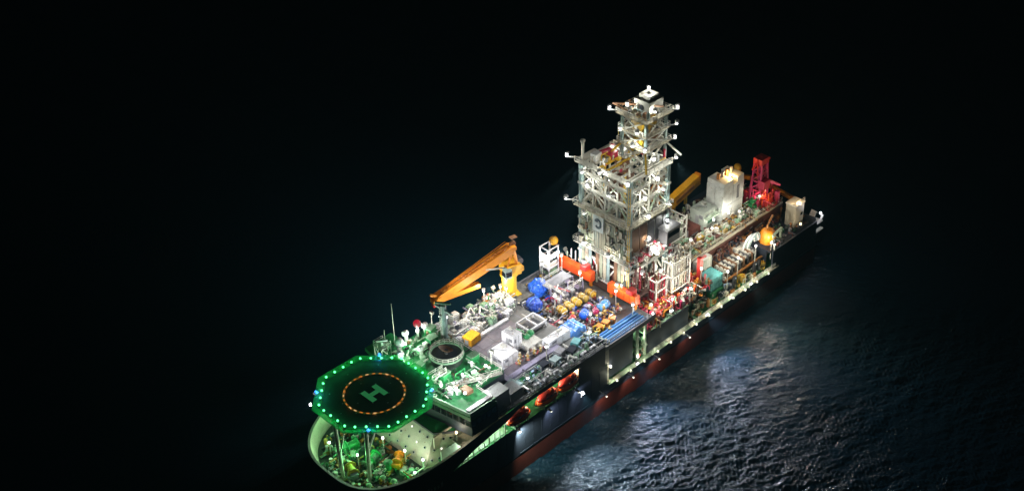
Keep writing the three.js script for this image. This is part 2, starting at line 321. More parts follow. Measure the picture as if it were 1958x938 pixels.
// ------------------------------------------------------------------ helideck
{
  const t = thing('helideck', 'dark octagonal helicopter deck ringed by green lights over the bow', 'helideck', [52, 27.5, 0]);
  const R = 11.0, oct = (r, n = 8, ph = Math.PI / 8) => Array.from({ length: n }, (_, k) => [r * Math.cos(ph + k * 2 * Math.PI / n), r * Math.sin(ph + k * 2 * Math.PI / n)]);
  part(t, 'landing_deck', plate(oct(R), -0.5, 0), 'helideck');
  part(t, 'deck_rim', oct(R + 0.1).map((p, k, l) => { const q = l[(k + 1) % 8]; return beam([p[0], -0.22, p[1]], [q[0], -0.22, q[1]], 0.3, 0.55); }), 'darkgreen');
  // safety net: frames and mesh bars round the rim
  for (let k = 0; k < 8; k++) {
    const o = oct(R + 0.25), u = oct(R + 1.75), a = o[k], b = o[(k + 1) % 8], c = u[k], d = u[(k + 1) % 8], g = [], lerp = (p, q, s, y) => V(p[0] + (q[0] - p[0]) * s, y, p[1] + (q[1] - p[1]) * s);
    for (let i = 0; i <= 5; i++) { const s = i / 5; g.push(beam(lerp(a, b, s, -0.15), lerp(c, d, s, 0.1), 0.09, 0.09)); }
    for (let i = 0; i <= 34; i++) { const s = i / 34; g.push(beam(lerp(a, b, s, -0.12), lerp(c, d, s, 0.12), 0.12, 0.03)); }
    for (let i = 0; i <= 6; i++) { const w = i / 6, y = -0.14 + 0.27 * w; g.push(beam(lerp(a, c, w, y), lerp(b, d, w, y), i === 6 ? 0.12 : 0.1, 0.05)); }
    part(t, 'safety_net', g, 'netgreen');
  }
  // painted ring, a band of short dashes of light set into it, and the H
  const arc = (r0, r1, a0, a1, y) => { const s = new THREE.Shape(); s.absarc(0, 0, r1, a0, a1, false); s.absarc(0, 0, r0, a1, a0, true); return new THREE.ExtrudeGeometry(s, { depth: 0.012, bevelEnabled: false, curveSegments: 20 }).rotateX(-Math.PI / 2).translate(0, y, 0); };
  part(t, 'touchdown_ring', [arc(5.85, 6.35, 0, Math.PI, 0.004), arc(5.85, 6.35, Math.PI, Math.PI * 2, 0.004)], 'ringpaint', 'orange touchdown ring');
  for (let k = 0; k < 28; k++) { const a = k / 28 * 2 * Math.PI; const p = part(t, 'ring_light', bx(0.62, 0.07, 0.2, 6.1 * Math.cos(a), 0.018, 0, 0), k % 3 ? 'lamporange' : 'lampwarmdim'); p.geometry.translate(-6.1 * Math.cos(a), 0, 0).rotateY(Math.PI / 2 - a).translate(6.1 * Math.cos(a), 0, 6.1 * Math.sin(a)); if (k % 4 === 0) point(52 + 6.1 * Math.cos(a), 27.5 + 0.3, 6.1 * Math.sin(a), 0.35, [1, 0.45, 0.12], 4); }
  const H = 1.45, hb = (x, z, w, d) => bx(w, 0.03, d, x, 0.006, z);
  part(t, 'letter_light', [hb(-H, 0, 1.15, 3.9), hb(H, 0, 1.15, 3.9), hb(0, 0, 2 * H - 1.15, 1.1)], 'lampH', 'green letter H');
  for (let i = -4; i <= 4; i++) for (let j = -4; j <= 4; j++) if (Math.hypot(i, j) < 4.4 && (i + j) % 2 === 0) part(t, 'tie_down', [cyl(0.16, 0.03, i * 2.1, 0.002, j * 2.1, 8)], 'midgrey');
  // perimeter lights: posts with green globes, blue flood fittings at four corners
  const edge = oct(R + 0.35);
  for (let k = 0; k < 8; k++) for (const s of [0.06, 0.31, 0.56, 0.81]) {
    const a = edge[k], b = edge[(k + 1) % 8], x = a[0] + (b[0] - a[0]) * s, z = a[1] + (b[1] - a[1]) * s;
    const p = part(t, 'perimeter_light', [cyl(0.2, 0.3, x, 0, z, 8), cyl(0.3, 0.06, x, 0.001, z, 8)], 'darkgreen');
    part(p, 'lamp_globe', sph(0.24, x, 0.5, z, 10), 'lampgreen');
    point(52 + x, 28.0, z, 7, [0.03, 1, 0.26], 10);
  }
  for (const k of [1, 3, 5, 7]) {
    const a = oct(R + 0.6, 8, 0)[k === 1 ? 1 : k === 3 ? 3 : k === 5 ? 5 : 7], x = a[0], z = a[1];
    const p = part(t, 'deck_floodlight', [bx(0.8, 0.35, 0.8, x, 0.1, z), bx(0.2, 0.3, 0.2, x, -0.2, z)], 'steel', 'blue glowing floodlight at the helideck edge');
    part(p, 'lamp_globe', sph(0.24, x, 0.68, z, 10), 'lampblue');
    point(52 + x * 0.97, 28.2, z * 0.97, 9, [0.03, 0.3, 1], 10);
  }
  // structure below
  const under = [];
  for (let k = 0; k < 8; k++) { const p = oct(R - 0.6)[k]; under.push(beam([0, -1.2, 0], [p[0], -0.75, p[1]], 0.35, 0.8)); }
  for (const r of [4, 8]) oct(r).forEach((p, k, l) => { const q = l[(k + 1) % 8]; under.push(beam([p[0], -0.95, p[1]], [q[0], -0.95, q[1]], 0.3, 0.6)); });
  part(t, 'support_frame', under, 'slate');
  for (const [x0, z0, x1, z1] of [[9.0, 2.0, 10.4, -0.8], [6.2, -4.6, 7.0, -5.0]]) part(t, 'support_column', [tube([x0, -0.9, z0], [x1, -15.4, z1], 0.42, 12), beam([x0 - 4, -1, z0], [x1, -9, z1], 0.25), cyl(0.75, 0.2, x1, -15.48, z1, 14)], 'offwhite', 'white column under the helideck');
  globe(t, 9.6, -1.9, 8.6, 'lampcool', 70, [0.9, 0.95, 1], { name: 'under_deck_lamp' });
  part(t, 'gangway', [bx(4.2, 0.15, 1.4, -12.6, -0.4, -4.6), ...railing([[-10.8, -0.3, -4], [-14.6, -0.3, -4]]), ...railing([[-10.8, -0.3, -5.2], [-14.6, -0.3, -5.2]])], 'offwhite', 'white gangway from the helideck to the bridge roof');
}

// ------------------------------------------------------------------ foredeck gear inside the bow
{
  const winch = (name, label, pos, turn, drum, frame, group) => {
    const t = thing(name, label, 'winch', pos, group, turn);
    part(t, 'bed', [bx(3.6, 0.25, 2.6)], frame);
    part(t, 'drum', [tube([-1.1, 1.35, 0], [1.1, 1.35, 0], 0.75, 14)], drum);
    for (const s of [-1.15, 1.15]) part(t, 'flange', [tube([s - 0.08, 1.35, 0], [s + 0.08, 1.35, 0], 1.25, 18)], drum);
    part(t, 'gearbox', [bx(0.9, 1.5, 1.5, 1.75, 0.25, 0), tube([1.75, 1.2, 0.75], [1.75, 1.2, 1.5], 0.35, 10)], frame);
    part(t, 'side_frame', [beam([-1.45, 0.2, -1.1], [-1.45, 1.5, 0], 0.22), beam([-1.45, 0.2, 1.1], [-1.45, 1.5, 0], 0.22)], frame);
    return t;
  };
  winch('anchor_winch', 'green anchor winch on the foredeck between the two helideck columns', [55.2, 12, -1.6], 0.35, 'green', 'lightgreen');
  winch('anchor_winch', 'green anchor winch near the starboard bulwark under the helideck', [55.6, 12, 4.8], -0.2, 'green', 'green');
  winch('mooring_winch', 'orange mooring winch below the front wall of the deckhouse', [51.9, 12, -5.6], 0.6, 'orange', 'amber');
  winch('mooring_winch', 'small dark mooring winch right behind the bow rail', [60.4, 12, -1.2], 1.2, 'gold', 'slate');
  const cap = thing('capstan', 'tall green capstan drum beside the inner helideck column', 'capstan', [54.6, 12, -5.6]);
  part(cap, 'base', [cyl(0.95, 0.5, 0, 0, 0, 18)], 'darkgreen'); part(cap, 'barrel', new THREE.LatheGeometry([[0.85, 0.5], [0.6, 1.0], [0.55, 1.7], [0.8, 2.3], [0.95, 2.4], [0.3, 2.6], [0, 2.62]].map((p) => new THREE.Vector2(...p)), 18), 'green');
  const boll = thing('bollard_pair', 'pale twin bollards just to starboard of the stem', 'bollard', [61.6, 12, 4.2], 'twin bollards on the foredeck', 0.9);
  part(boll, 'base', [bx(2.2, 0.2, 0.9)], 'slate'); for (const s of [-0.6, 0.6]) part(boll, 'post', [cyl(0.28, 0.9, s, 0.2, 0, 12), cyl(0.36, 0.12, s, 1.1, 0, 12)], 'offwhite');
  [[63, 0.2, 1.5], [62.2, -4.8, 2.2], [59.2, -9.2, 2.6], [55.4, -11.6, 2.9], [59, 8.6, 0.6], [54.8, -3.9, 0.3]].forEach(([x, z, r], k) => copy(boll, [x, 12, z], r, ['pale twin bollards right at the stem', 'pale twin bollards just to port of the stem', 'pale twin bollards midway along the port bow bulwark', 'pale twin bollards aftmost along the port bow bulwark', 'pale twin bollards aft of the starboard bow bulwark pair', 'pale twin bollards beside the tall green capstan'][k]));
  const chain = thing('chain_stopper', 'starboard one of two rusty chain stoppers leading to the bow', 'chain stopper', [58.4, 12, 1.6], 'chain stoppers on the foredeck', 0.2);
  part(chain, 'bed', [bx(3.4, 0.3, 0.9)], 'darkgreen'); part(chain, 'chain', Array.from({ length: 9 }, (_, k) => new THREE.TorusGeometry(0.28, 0.09, 5, 8).rotateX(k % 2 ? Math.PI / 2 : 0).translate(-1.7 + k * 0.42, 0.5, 0)), 'rustred'); part(chain, 'claw', [bx(0.5, 0.8, 1.1, 0.6, 0.3, 0)], 'offwhite');
  copy(chain, [58.2, 12, -3.4], -0.25, 'port one of two rusty chain stoppers leading to the bow');
  const vent = thing('mushroom_vent', 'pale mushroom ventilator midway along the port side of the foredeck', 'ventilator', [57.4, 12, -7.2], 'mushroom ventilators on the foredeck');
  part(vent, 'trunk', [cyl(0.35, 1.2, 0, 0, 0, 12)], 'offwhite'); part(vent, 'cap', [cyl(0.65, 0.3, 0, 1.2, 0, 14, 0.5), cyl(0.5, 0.15, 0, 1.5, 0, 14, 0.15)], 'lightgreen');
  [[52.6, -1.2], [53.4, 2.6], [58.9, 6.2], [56.6, -9.6], [52, -9.6], [60.8, -7]].forEach(([x, z], k) => copy(vent, [x, 12, z], 0, ['pale mushroom ventilator at midships close to the deckhouse wall', 'pale mushroom ventilator starboard of midships near the deckhouse wall', 'pale mushroom ventilator by the starboard bow bulwark', 'pale mushroom ventilator close to the port bulwark', 'pale mushroom ventilator at the port foot of the deckhouse wall', 'pale mushroom ventilator forward near the port bow bulwark'][k]));
  const crate = thing('deck_locker', 'low white locker beside the orange mooring winch', 'locker', [52.8, 12, -8.2], 'white lockers on the foredeck', 0.3);
  part(crate, 'box', [bx(1.8, 0.9, 0.9)], 'offwhite'); part(crate, 'lid', [bx(1.9, 0.12, 1, 0, 0.9, 0)], 'palegreen');
  [[57, 2.9, 1.1], [53, 6.8, 0.2], [59.6, 3.2, 0.8], [56.9, -4.7, 0.4]].forEach(([x, z, r], k) => copy(crate, [x, 12, z], r, ['low white locker starboard of the chain stoppers', 'low white locker abaft the starboard anchor winch', 'foremost low white locker on the foredeck', 'low white locker beside the inner helideck column'][k]));
  const rope = thing('rope_coil', 'brown rope coil nearest the port foot of the deckhouse wall', 'rope', [53.6, 12, -10.2], 'rope coils on the foredeck');
  part(rope, 'coil', [0.4, 0.55, 0.7].map((r, k) => new THREE.TorusGeometry(r, 0.13, 6, 18).rotateX(Math.PI / 2).translate(0, 0.14 + 0.12 * (2 - k), 0)), 'brown');
  [[60.4, -4.6], [57, 5.6], [50.9, -3.4]].forEach(([x, z], k) => copy(rope, [x, 12, z], 0, ['brown rope coil foremost on the foredeck', 'brown rope coil near the starboard anchor winch', 'brown rope coil under the middle of the deckhouse wall'][k]));
  const pole = (label, pos, h, key, I, rgb) => { const t = thing('lamp_post', label, 'lamp post', pos); part(t, 'post', [cyl(0.12, h, 0, 0, 0, 8)], 'offwhite'); globe(t, 0, h + 0.5, 0, key, I, rgb); return t; };
  pole('lamp post in front of the deckhouse wall, nearest the helideck column', [52.2, 12, -1.4], 4.2, 'lampwhite', 36, [1, 0.97, 0.85]);
  pole('lamp post standing between the orange winch and the deckhouse wall', [50.9, 12, -6.6], 3.2, 'lampwhite', 30, [1, 0.97, 0.85]);
  pole('lamp post at the foot of the port deckhouse corner', [49.6, 12, -10.6], 2.4, 'lampwhite', 26, [1, 0.96, 0.85]);
  pole('greenish lamp post by the port bulwark', [53, 12, -12.0], 2.2, 'lampgreenwhite', 60, [0.25, 1, 0.35]);
  pole('greenish lamp post amid the foredeck winches', [58.4, 12, -0.8], 3.4, 'lampgreenwhite', 130, [0.22, 1, 0.32]);
  pole('added lamp post on the cream side deck below the bridge wing', [37, 16.9, -14.2], 1.2, 'lampwarm', 22, [1, 0.9, 0.7]);  // added to brighten the strip of side deck
  pole('added lamp post close behind the starboard bulwark at the bow', [59.8, 12, 6.6], 3.0, 'lampgreenwhite', 70, [0.5, 1, 0.55]);  // put in to brighten the inner face of the bulwark
  pole('lamp post at the starboard side of the foredeck', [54.2, 12, 9.8], 4.4, 'lampwhite', 80, [0.3, 1, 0.4]);
  pole('lamp post on the cream side deck by the rim', [42.6, 16.9, -13.2], 1.8, 'lampwarm', 26, [1, 0.88, 0.65]);
}

// ------------------------------------------------------------------ forward deckhouse and bridge
{
  const t = thing('forward_deckhouse', 'pale raked deckhouse wall with small portholes behind the foredeck', 'deckhouse', [0, 0, 0]);
  // raked front between the foot line and the roof line, chamfered to port and starboard
  const foot = [[49.2, -10.6], [49.2, 10.6], [44, 12.3], [30, 12.3], [30, -12.3], [44, -12.3]], roof = [[45.4, -9.4], [45.4, 9.4], [42, 12.1], [30, 12.1], [30, -12.1], [42, -12.1]];
  const wallG = [];
  for (let k = 0; k < 6; k++) {
    const n = (k + 1) % 6, p = [[...foot[k], 12], [...foot[n], 12], [...roof[n], 18], [...roof[k], 18]].map(([x, z, y]) => V(x, y, z)), g = new THREE.BufferGeometry();
    g.setAttribute('position', new THREE.Float32BufferAttribute([0, 1, 2, 0, 2, 3].flatMap((i) => p[i].toArray()), 3)); g.computeVertexNormals(); wallG.push(g);
    if (k === 0 || k === 5) for (let r = 0; r < 3; r++) for (let c = 0; c < (k ? 3 : 8); c++) {
      const s = (c + 0.6) / (k ? 3.2 : 8.2), w = (r + 0.7) / 3.2, q = p[0].clone().lerp(p[1], s).lerp(p[3].clone().lerp(p[2], s), w);
      const lit = (r === 2 && c % 4 === 2) || (r === 1 && c === 1), nrm = V(g.attributes.normal.getX(0), g.attributes.normal.getY(0), g.attributes.normal.getZ(0)); if (nrm.x < 0) nrm.negate();
      const f = part(t, 'porthole', tube(q.clone(), q.clone().addScaledVector(nrm, 0.12), 0.32, 12), 'grey');
      part(f, 'window_pane', tube(q.clone().addScaledVector(nrm, 0.1), q.clone().addScaledVector(nrm, 0.14), 0.22, 12), lit ? 'lampwindow' : 'glass');
    }
  }
  part(t, 'wall', wallG, 'beige');
  part(t, 'roof', plate(roof, 17.85, 18.05), 'deckgreen', 'dark green roof in the shade of the bridge');
  part(t, 'roof_edge', roof.map((p, k) => { const q = roof[(k + 1) % 6]; return beam([p[0], 18.2, p[1]], [q[0], 18.2, q[1]], 0.2, 0.5); }), 'darkgrey');
  part(t, 'side_deck', [bx(13, 0.25, 3.2, 36.6, 16.75, -14.0)], 'cream', 'cream coloured side deck between the deckhouse and the rim');
}
{
  const t = thing('bridge_house', 'wide bridge with a dark window band and green roof behind the helideck', 'bridge', [0, 0, 0]);
  const out = [[43.4, -4], [43.4, 4], [41.4, 16.4], [34.2, 16.4], [34.2, 12], [26.5, 12], [26.5, -10.5], [34.2, -10.5], [34.2, -16.4], [41.4, -16.4]];
  part(t, 'wall', plate(out.map(([x, z]) => [x - 0.6, z * 0.975]), 18.5, 20.9), 'black');
  part(t, 'window_band', plate(out.map(([x, z]) => [x - 0.35, z * 0.985]), 20.9, 23.1), 'black');
  part(t, 'roof', plate(out, 23.1, 24), 'deckgreen', 'green bridge roof');
  // panes of the band, each its own
  const run = (a, b, n) => { for (let k = 0; k < n; k++) { const p = V(a[0], 0, a[1]).lerp(V(b[0], 0, b[1]), (k + 0.5) / n), L = Math.hypot(b[0] - a[0], b[1] - a[1]) / n, m = part(t, 'window', [bx(L * 0.84, 1.5, 0.14)], 'glass'); m.position.set(p.x, 21.2, p.z); m.rotation.y = -Math.atan2(b[1] - a[1], b[0] - a[0]); } };
  run([43.05, -3.9], [43.05, 3.9], 6); run([41.05, -16.15], [43.05, -3.9], 8); run([43.05, 3.9], [41.05, 16.15], 8); run([34.2, -16.17], [41.0, -16.17], 5);
  part(t, 'parapet', [beam([41.2, 24.45, -16.2], [43.2, 24.45, -4], 0.25, 0.9), beam([43.2, 24.45, -4], [43.2, 24.45, 4], 0.25, 0.9), beam([34.4, 24.5, -16.2], [41.2, 24.5, -16.2], 0.25, 1.0)], 'lightgreen');
  part(t, 'bright_bulwark', [bx(6.6, 1.1, 0.9, 37.7, 24.01, -15.2)], 'white', 'white lit bulwark along the port edge of the bridge roof');
  for (const [x0, z0, x1, z1] of [[34.5, -16, 34.5, -10.8], [34.5, -10.8, 26.8, -10.3], [41, 5, 30, 11.6], [26.8, -10.2, 26.8, 11]]) part(t, 'railing', railing([[x0, 24, z0], [x1, 24, z1]]), 'offwhite');
  part(t, 'ladder_way', [beam([38.6, 24.2, -6.2], [27.4, 24.2, -11.0], 0.9, 0.16), ...railing([[38.6, 24.2, -6.2], [27.4, 24.2, -11]])], 'offwhite', 'white walkway running aft across the green roof');
  part(t, 'hatch', [bx(1.6, 0.9, 2.2, 36.4, 24, -10)], 'brown', 'dark hatch on the green roof');
  part(t, 'wing_house', [bx(4.6, 4.8, 3.2, 31.6, 18.7, -13.4), bx(3.4, 3, 3, 27.4, 18.7, -13.6)], 'grey', 'grey block below the roof on the port wing');
  for (const [x, z, k, I, c] of [[40.4, -7, 'lampwhite', 130, [0.9, 1, 0.9]], [38.8, -12.2, 'lampcool', 110, [1, 0.92, 1]], [35.6, -15.2, 'lampwhite', 90, [1, 1, 1]], [35.2, -7.6, 'lampgreenwhite', 120, [0.85, 1, 0.85]], [30, -9, 'lampwhite', 120, [0.95, 1, 0.92]], [40.6, 4.6, 'lampgreenwhite', 110, [0.7, 1, 0.75]], [36.6, 8.6, 'lampgreenwhite', 110, [0.7, 1, 0.75]], [32, 10, 'lampwhite', 100, [0.9, 1, 0.9]]]) globe(t, x, 26.6, z, k, I, c);
}
for (const z of [-7.4, 5.6]) { const t = thing('roof_floodlight', z < 0 ? 'floodlight on the after edge of the bridge roof lighting the white cabins' : 'floodlight on the after edge of the bridge roof lighting the starboard clutter', 'floodlight', [26.4, 27.4, z]); part(t, 'housing', [bx(0.5, 0.6, 0.9, 0.3, -0.3, 0)], 'offwhite'); part(t, 'lens_lamp', [bx(0.06, 0.4, 0.6, 0, -0.2, 0)], 'lampcool'); part(t, 'post', [bx(0.15, 3, 0.15, 0.5, -3.3, 0)], 'offwhite'); spot([25.9, 27.4, z], [13, 18, z * 0.6], 470, 44, [1, 0.98, 1], 14); }
{ const t = thing('roof_floodlight', 'added floodlight on the starboard after corner of the bridge roof lighting the crane boom', 'floodlight', [27, 28.6, 10.4]); part(t, 'housing', [bx(0.5, 0.6, 0.9, 0.3, -0.3, 0)], 'offwhite'); part(t, 'lens_lamp', [bx(0.06, 0.4, 0.6, 0, -0.2, 0)], 'lampwhite'); part(t, 'post', [bx(0.15, 4.2, 0.15, 0.5, -4.5, 0)], 'offwhite'); spot([26.6, 28.6, 10.4], [9, 27.5, 15.2], 1300, 24, [1, 0.92, 0.76], 14); }  // put in to brighten the top of the crane boom
// round platform on the bridge roof, its dark opening painted as a black disc
{
  const t = thing('mast_platform', 'round dark platform with railings on top of the bridge roof', 'platform', [32.2, 24, 0.6]);
  const ring = (r, y, w = 0.14) => Array.from({ length: 20 }, (_, k) => beam([r * Math.cos(k * Math.PI / 10), y, r * Math.sin(k * Math.PI / 10)], [r * Math.cos((k + 1) * Math.PI / 10), y, r * Math.sin((k + 1) * Math.PI / 10)], w));
  part(t, 'drum', [cyl(3.4, 1.7, 0, 0, 0, 24)], 'deckdark'); part(t, 'rim', [new THREE.TorusGeometry(3.5, 0.22, 6, 28).rotateX(Math.PI / 2).translate(0, 1.7, 0)], 'lightgreen');
  part(t, 'well_shade', [cyl(2.3, 0.04, 0, 1.705, 0, 22)], 'black'); part(t, 'dish', new THREE.LatheGeometry([[0, 0.1], [0.9, 0.25], [1.6, 0.75]].map((p) => new THREE.Vector2(...p)), 20).rotateZ(0.4).translate(0.2, 2.2, 0.2), 'brown'); part(t, 'pedestal', [cyl(0.4, 0.9, 0, 1.74, 0, 10)], 'darkgrey');
  part(t, 'railing', [...ring(3.5, 2.8), ...ring(3.5, 2.3), ...Array.from({ length: 20 }, (_, k) => bx(0.1, 1.1, 0.1, 3.5 * Math.cos(k * Math.PI / 10), 1.75, 3.5 * Math.sin(k * Math.PI / 10)))], 'offwhite');
  for (let k = 0; k < 7; k++) part(t, 'step', [bx(1.4, 0.12, 0.5, 3.9 + k * 0.42, 1.6 - k * 0.24, -2.4 - k * 0.2, 0.4)], 'palegreen');
}
// slate mast column, whip aerials, white dome, red globe
{
  const m = thing('signal_mast', 'tall slate grey mast column abaft the round platform', 'mast', [27.4, 24, 6.4]);
  part(m, 'column', [cyl(0.75, 8.6, 0, 0, 0, 14, 0.6)], 'slate'); part(m, 'crosstree', [bx(0.5, 0.3, 5.2, 0, 7.4, 0), bx(2.6, 0.3, 0.4, 0, 6.2, 0)], 'slate'); part(m, 'radar', [bx(0.5, 0.35, 3.4, 0, 9, 0, 0.6), cyl(0.3, 0.5, 0, 8.6, 0, 10)], 'darkgreen'); part(m, 'ladder', [...Array.from({ length: 16 }, (_, k) => bx(0.06, 0.06, 0.6, 0.85, 0.5 + k * 0.5, 0)), bx(0.06, 8, 0.06, 0.85, 0.3, 0.3), bx(0.06, 8, 0.06, 0.85, 0.3, -0.3)], 'offwhite');
  const a = thing('whip_aerial', 'tallest thin whip aerial at the starboard side of the bridge roof', 'aerial', [36.2, 24, 12.6]);
  part(a, 'base', [cyl(0.25, 1.2, 0, 0, 0, 8)], 'offwhite'); part(a, 'rod', [cyl(0.11, 9.5, 0, 1.2, 0, 6, 0.05)], 'offwhite');
  const b = thing('whip_aerial', 'shorter whip aerial beside the tallest one on the bridge roof', 'aerial', [39, 24, 12.2]);
  part(b, 'base', [cyl(0.3, 1, 0, 0, 0, 8)], 'offwhite'); part(b, 'rod', [cyl(0.12, 4.6, 0, 1, 0, 6, 0.06)], 'offwhite');
  const d = thing('satellite_dome', 'white radome on a short column above the bridge roof', 'radome', [37.4, 24, 9.6]);
  part(d, 'column', [cyl(0.5, 2.2, 0, 0, 0, 12)], 'offwhite'); part(d, 'dome', [sph(0.95, 0, 2.9, 0, 18)], 'white'); part(d, 'flange', [cyl(0.9, 0.2, 0, 2.1, 0, 16)], 'grey');
  const d2 = copy(d, [39.6, 24, 6.6], 0, 'white radome nearest the helideck edge on the bridge roof'); d2.scale.setScalar(0.85);
  const r = thing('warning_light', 'glowing red globe on a grey post above the bridge roof', 'light', [31.4, 24, 10.6]);
  part(r, 'post', [cyl(0.35, 3.1, 0, 0, 0, 10, 0.22), beam([-0.6, 0, 0.6], [0, 2.6, 0], 0.14)], 'offwhite'); part(r, 'globe', [sph(0.85, 0, 3.9, 0, 16)], 'redradomeglow'); point(31.4, 29.6, 10.0, 8, [1, 0.05, 0.1]);  // a red painted radome; its glow and the red point lamp are added
  const f = thing('radar_frame', 'pale lattice frame with aerials at the forward starboard corner of the bridge roof', 'frame', [40.6, 24, 11.2]);
  for (const [x, z] of [[-1.2, -1.2], [1.2, -1.2], [-1.2, 1.2], [1.2, 1.2]]) part(f, 'leg', [bx(0.16, 3, 0.16, x, 0, z)], 'offwhite');
  part(f, 'brace', [beam([-1.2, 0, -1.2], [1.2, 3, -1.2], 0.12), beam([1.2, 0, 1.2], [-1.2, 3, 1.2], 0.12), beam([1.2, 0, -1.2], [1.2, 3, 1.2], 0.12), beam([-1.2, 3, -1.2], [1.2, 0, -1.2], 0.12)], 'palegreen'); part(f, 'platform', [bx(2.8, 0.15, 2.8, 0, 3, 0), ...railing([[-1.3, 3.1, -1.3], [1.3, 3.1, -1.3], [1.3, 3.1, 1.3], [-1.3, 3.1, 1.3]])], 'offwhite');
  part(f, 'scanner', [bx(0.3, 0.3, 2.4, 0, 4, 0, 0.9), cyl(0.3, 0.8, 0, 3.15, 0, 10)], 'white');
  for (const [x, z, h] of [[34, 11.4, 2.2], [29, 11, 1.8], [35, 5.4, 2]]) { const v = thing('roof_vent', h === 2.2 ? 'tallest white cowl ventilator on the starboard half of the bridge roof' : h === 2 ? 'white cowl ventilator near the bridge front at midships' : 'shortest white cowl ventilator, aft on the starboard bridge roof', 'ventilator', [x, 24, z], 'cowl ventilators on the bridge roof'); part(v, 'trunk', [cyl(0.4, h, 0, 0, 0, 12)], 'offwhite'); part(v, 'cowl', [sph(0.65, 0, h + 0.2, 0, 12), tube([0, h + 0.2, 0], [0.7, h + 0.3, 0], 0.55, 12)], 'white'); }
  const lk = thing('roof_locker', 'green locker box abaft the round mast platform on the bridge roof', 'locker', [30.4, 24, 7.2], 'green lockers on the bridge roof'); part(lk, 'box', [bx(2.2, 1.5, 1.6)], 'green'); part(lk, 'lid', [bx(2.3, 0.14, 1.7, 0, 1.5, 0)], 'lightgreen');
  for (const [x, z, a2] of [[28.6, -3.6, 0], [38.4, 2.2, 0.2], [36.6, -3.6, 0.1], [28.4, 10, 0.3]]) copy(lk, [x, 24, z], a2, { '-3.6': x < 30 ? 'green locker at the aft port part of the bridge roof' : 'green locker between the bridge front and the white walkway', 2.2: 'green locker nearest the bridge front on the roof', 10: 'green locker at the aft starboard corner of the bridge roof' }[z]);
}

// ------------------------------------------------------------------ deck gear builders
function containerBox(name, label, category, pos, [w, h, d], mat, turn = 0, group, ribs = true) {
  const t = thing(name, label, category, pos, group, turn);
  part(t, 'body', [bx(w, h, d)], mat); part(t, 'roof', [bx(w + 0.1, 0.12, d + 0.1, 0, h, 0)], mat);
  if (ribs) { const g = []; for (let x = -w / 2 + 0.4; x < w / 2 - 0.2; x += 0.8) for (const s of [-1, 1]) g.push(bx(0.14, h - 0.3, 0.08, x, 0.15, s * (d / 2 + 0.04))); for (let z = -d / 2 + 0.4; z < d / 2 - 0.2; z += 0.8) for (const s of [-1, 1]) g.push(bx(0.08, h - 0.3, 0.14, s * (w / 2 + 0.04), 0.15, z)); part(t, 'rib', g, mat); }
  for (const x of [-w / 2, w / 2]) for (const z of [-d / 2, d / 2]) part(t, 'corner_post', bx(0.2, h + 0.04, 0.2, x, 0, z), mat);
  if (!ribs) {
    for (let k = 1; k < 3; k++) parts(t, 'seam', [bx(0.05, h - 0.1, 0.06, -w / 2 + k * w / 3, 0, -d / 2 - 0.03), bx(0.05, h - 0.1, 0.06, -w / 2 + k * w / 3, 0, d / 2 + 0.03)], 'grey');
    part(t, 'vent_grille', [bx(w * 0.2, h * 0.22, 0.08, w * 0.25, h * 0.6, -d / 2 - 0.04), bx(0.08, h * 0.2, d * 0.25, w / 2 + 0.04, h * 0.62, -d * 0.28)], 'midgrey');
    part(t, 'roof_unit', [bx(w * 0.22, 0.5, d * 0.24, -w * 0.22, h + 0.12, d * 0.18)], 'offwhite'); part(t, 'roof_pipe', pathTube([[w * 0.3, h + 0.1, d * 0.3], [w * 0.3, h + 0.5, d * 0.3], [-w * 0.05, h + 0.5, -d * 0.2], [-w * 0.05, h + 0.1, -d * 0.2]], 0.1), 'grey');
  }
  part(t, 'door', [bx(0.1, h * 0.72, Math.min(1, d * 0.5), w / 2 + 0.08, 0.2, 0)], 'grey');
  return t;
}
function tank(name, label, pos, r, L, mat, turn = 0, group, category = 'tank') {
  const t = thing(name, label, category, pos, group, turn);
  part(t, 'shell', [tube([-L / 2, r + 0.4, 0], [L / 2, r + 0.4, 0], r, 18), sph(r, 0, 0, 0, 16).scale(0.45, 1, 1).translate(-L / 2, r + 0.4, 0), sph(r, 0, 0, 0, 16).scale(0.45, 1, 1).translate(L / 2, r + 0.4, 0)], mat);
  for (const s of [-0.3, 0.3]) part(t, 'saddle', [bx(0.3, r + 0.2, r * 1.7, s * L, 0, 0)], 'midgrey');
  part(t, 'manhole', [cyl(r * 0.35, 0.3, 0, 2 * r + 0.3, 0, 12)], mat); parts(t, 'band', [-0.3, 0.3].map((s) => new THREE.TorusGeometry(r + 0.03, 0.06, 5, 20).rotateY(Math.PI / 2).translate(s * L, r + 0.4, 0)), 'offwhite');
  return t;
}
function pumpSkid(name, label, pos, mat, pipe, turn = 0, group) {
  const t = thing(name, label, 'pump', pos, group, turn);
  part(t, 'skid', [bx(3, 0.25, 1.8)], 'darkgrey'); part(t, 'motor', [tube([-1.2, 0.95, 0.3], [0.1, 0.95, 0.3], 0.5, 14), bx(0.5, 0.5, 0.4, -0.6, 1.2, 0.3)], mat); part(t, 'pump_body', [bx(1, 1.1, 1.2, 0.8, 0.25, 0.2), tube([0.8, 1.3, -0.6], [0.8, 1.3, 0.8], 0.28, 10)], mat);
  part(t, 'pipe', pathTube([[0.8, 1.4, -0.3], [0.8, 2.2, -0.3], [-0.6, 2.2, -0.5], [-1.2, 0.4, -0.6]], 0.16), pipe); part(t, 'handwheel', [new THREE.TorusGeometry(0.3, 0.05, 5, 14).rotateX(Math.PI / 2).translate(0.1, 2.55, -0.4), cyl(0.05, 0.4, 0.1, 2.2, -0.4, 6)], 'red');
  return t;
}
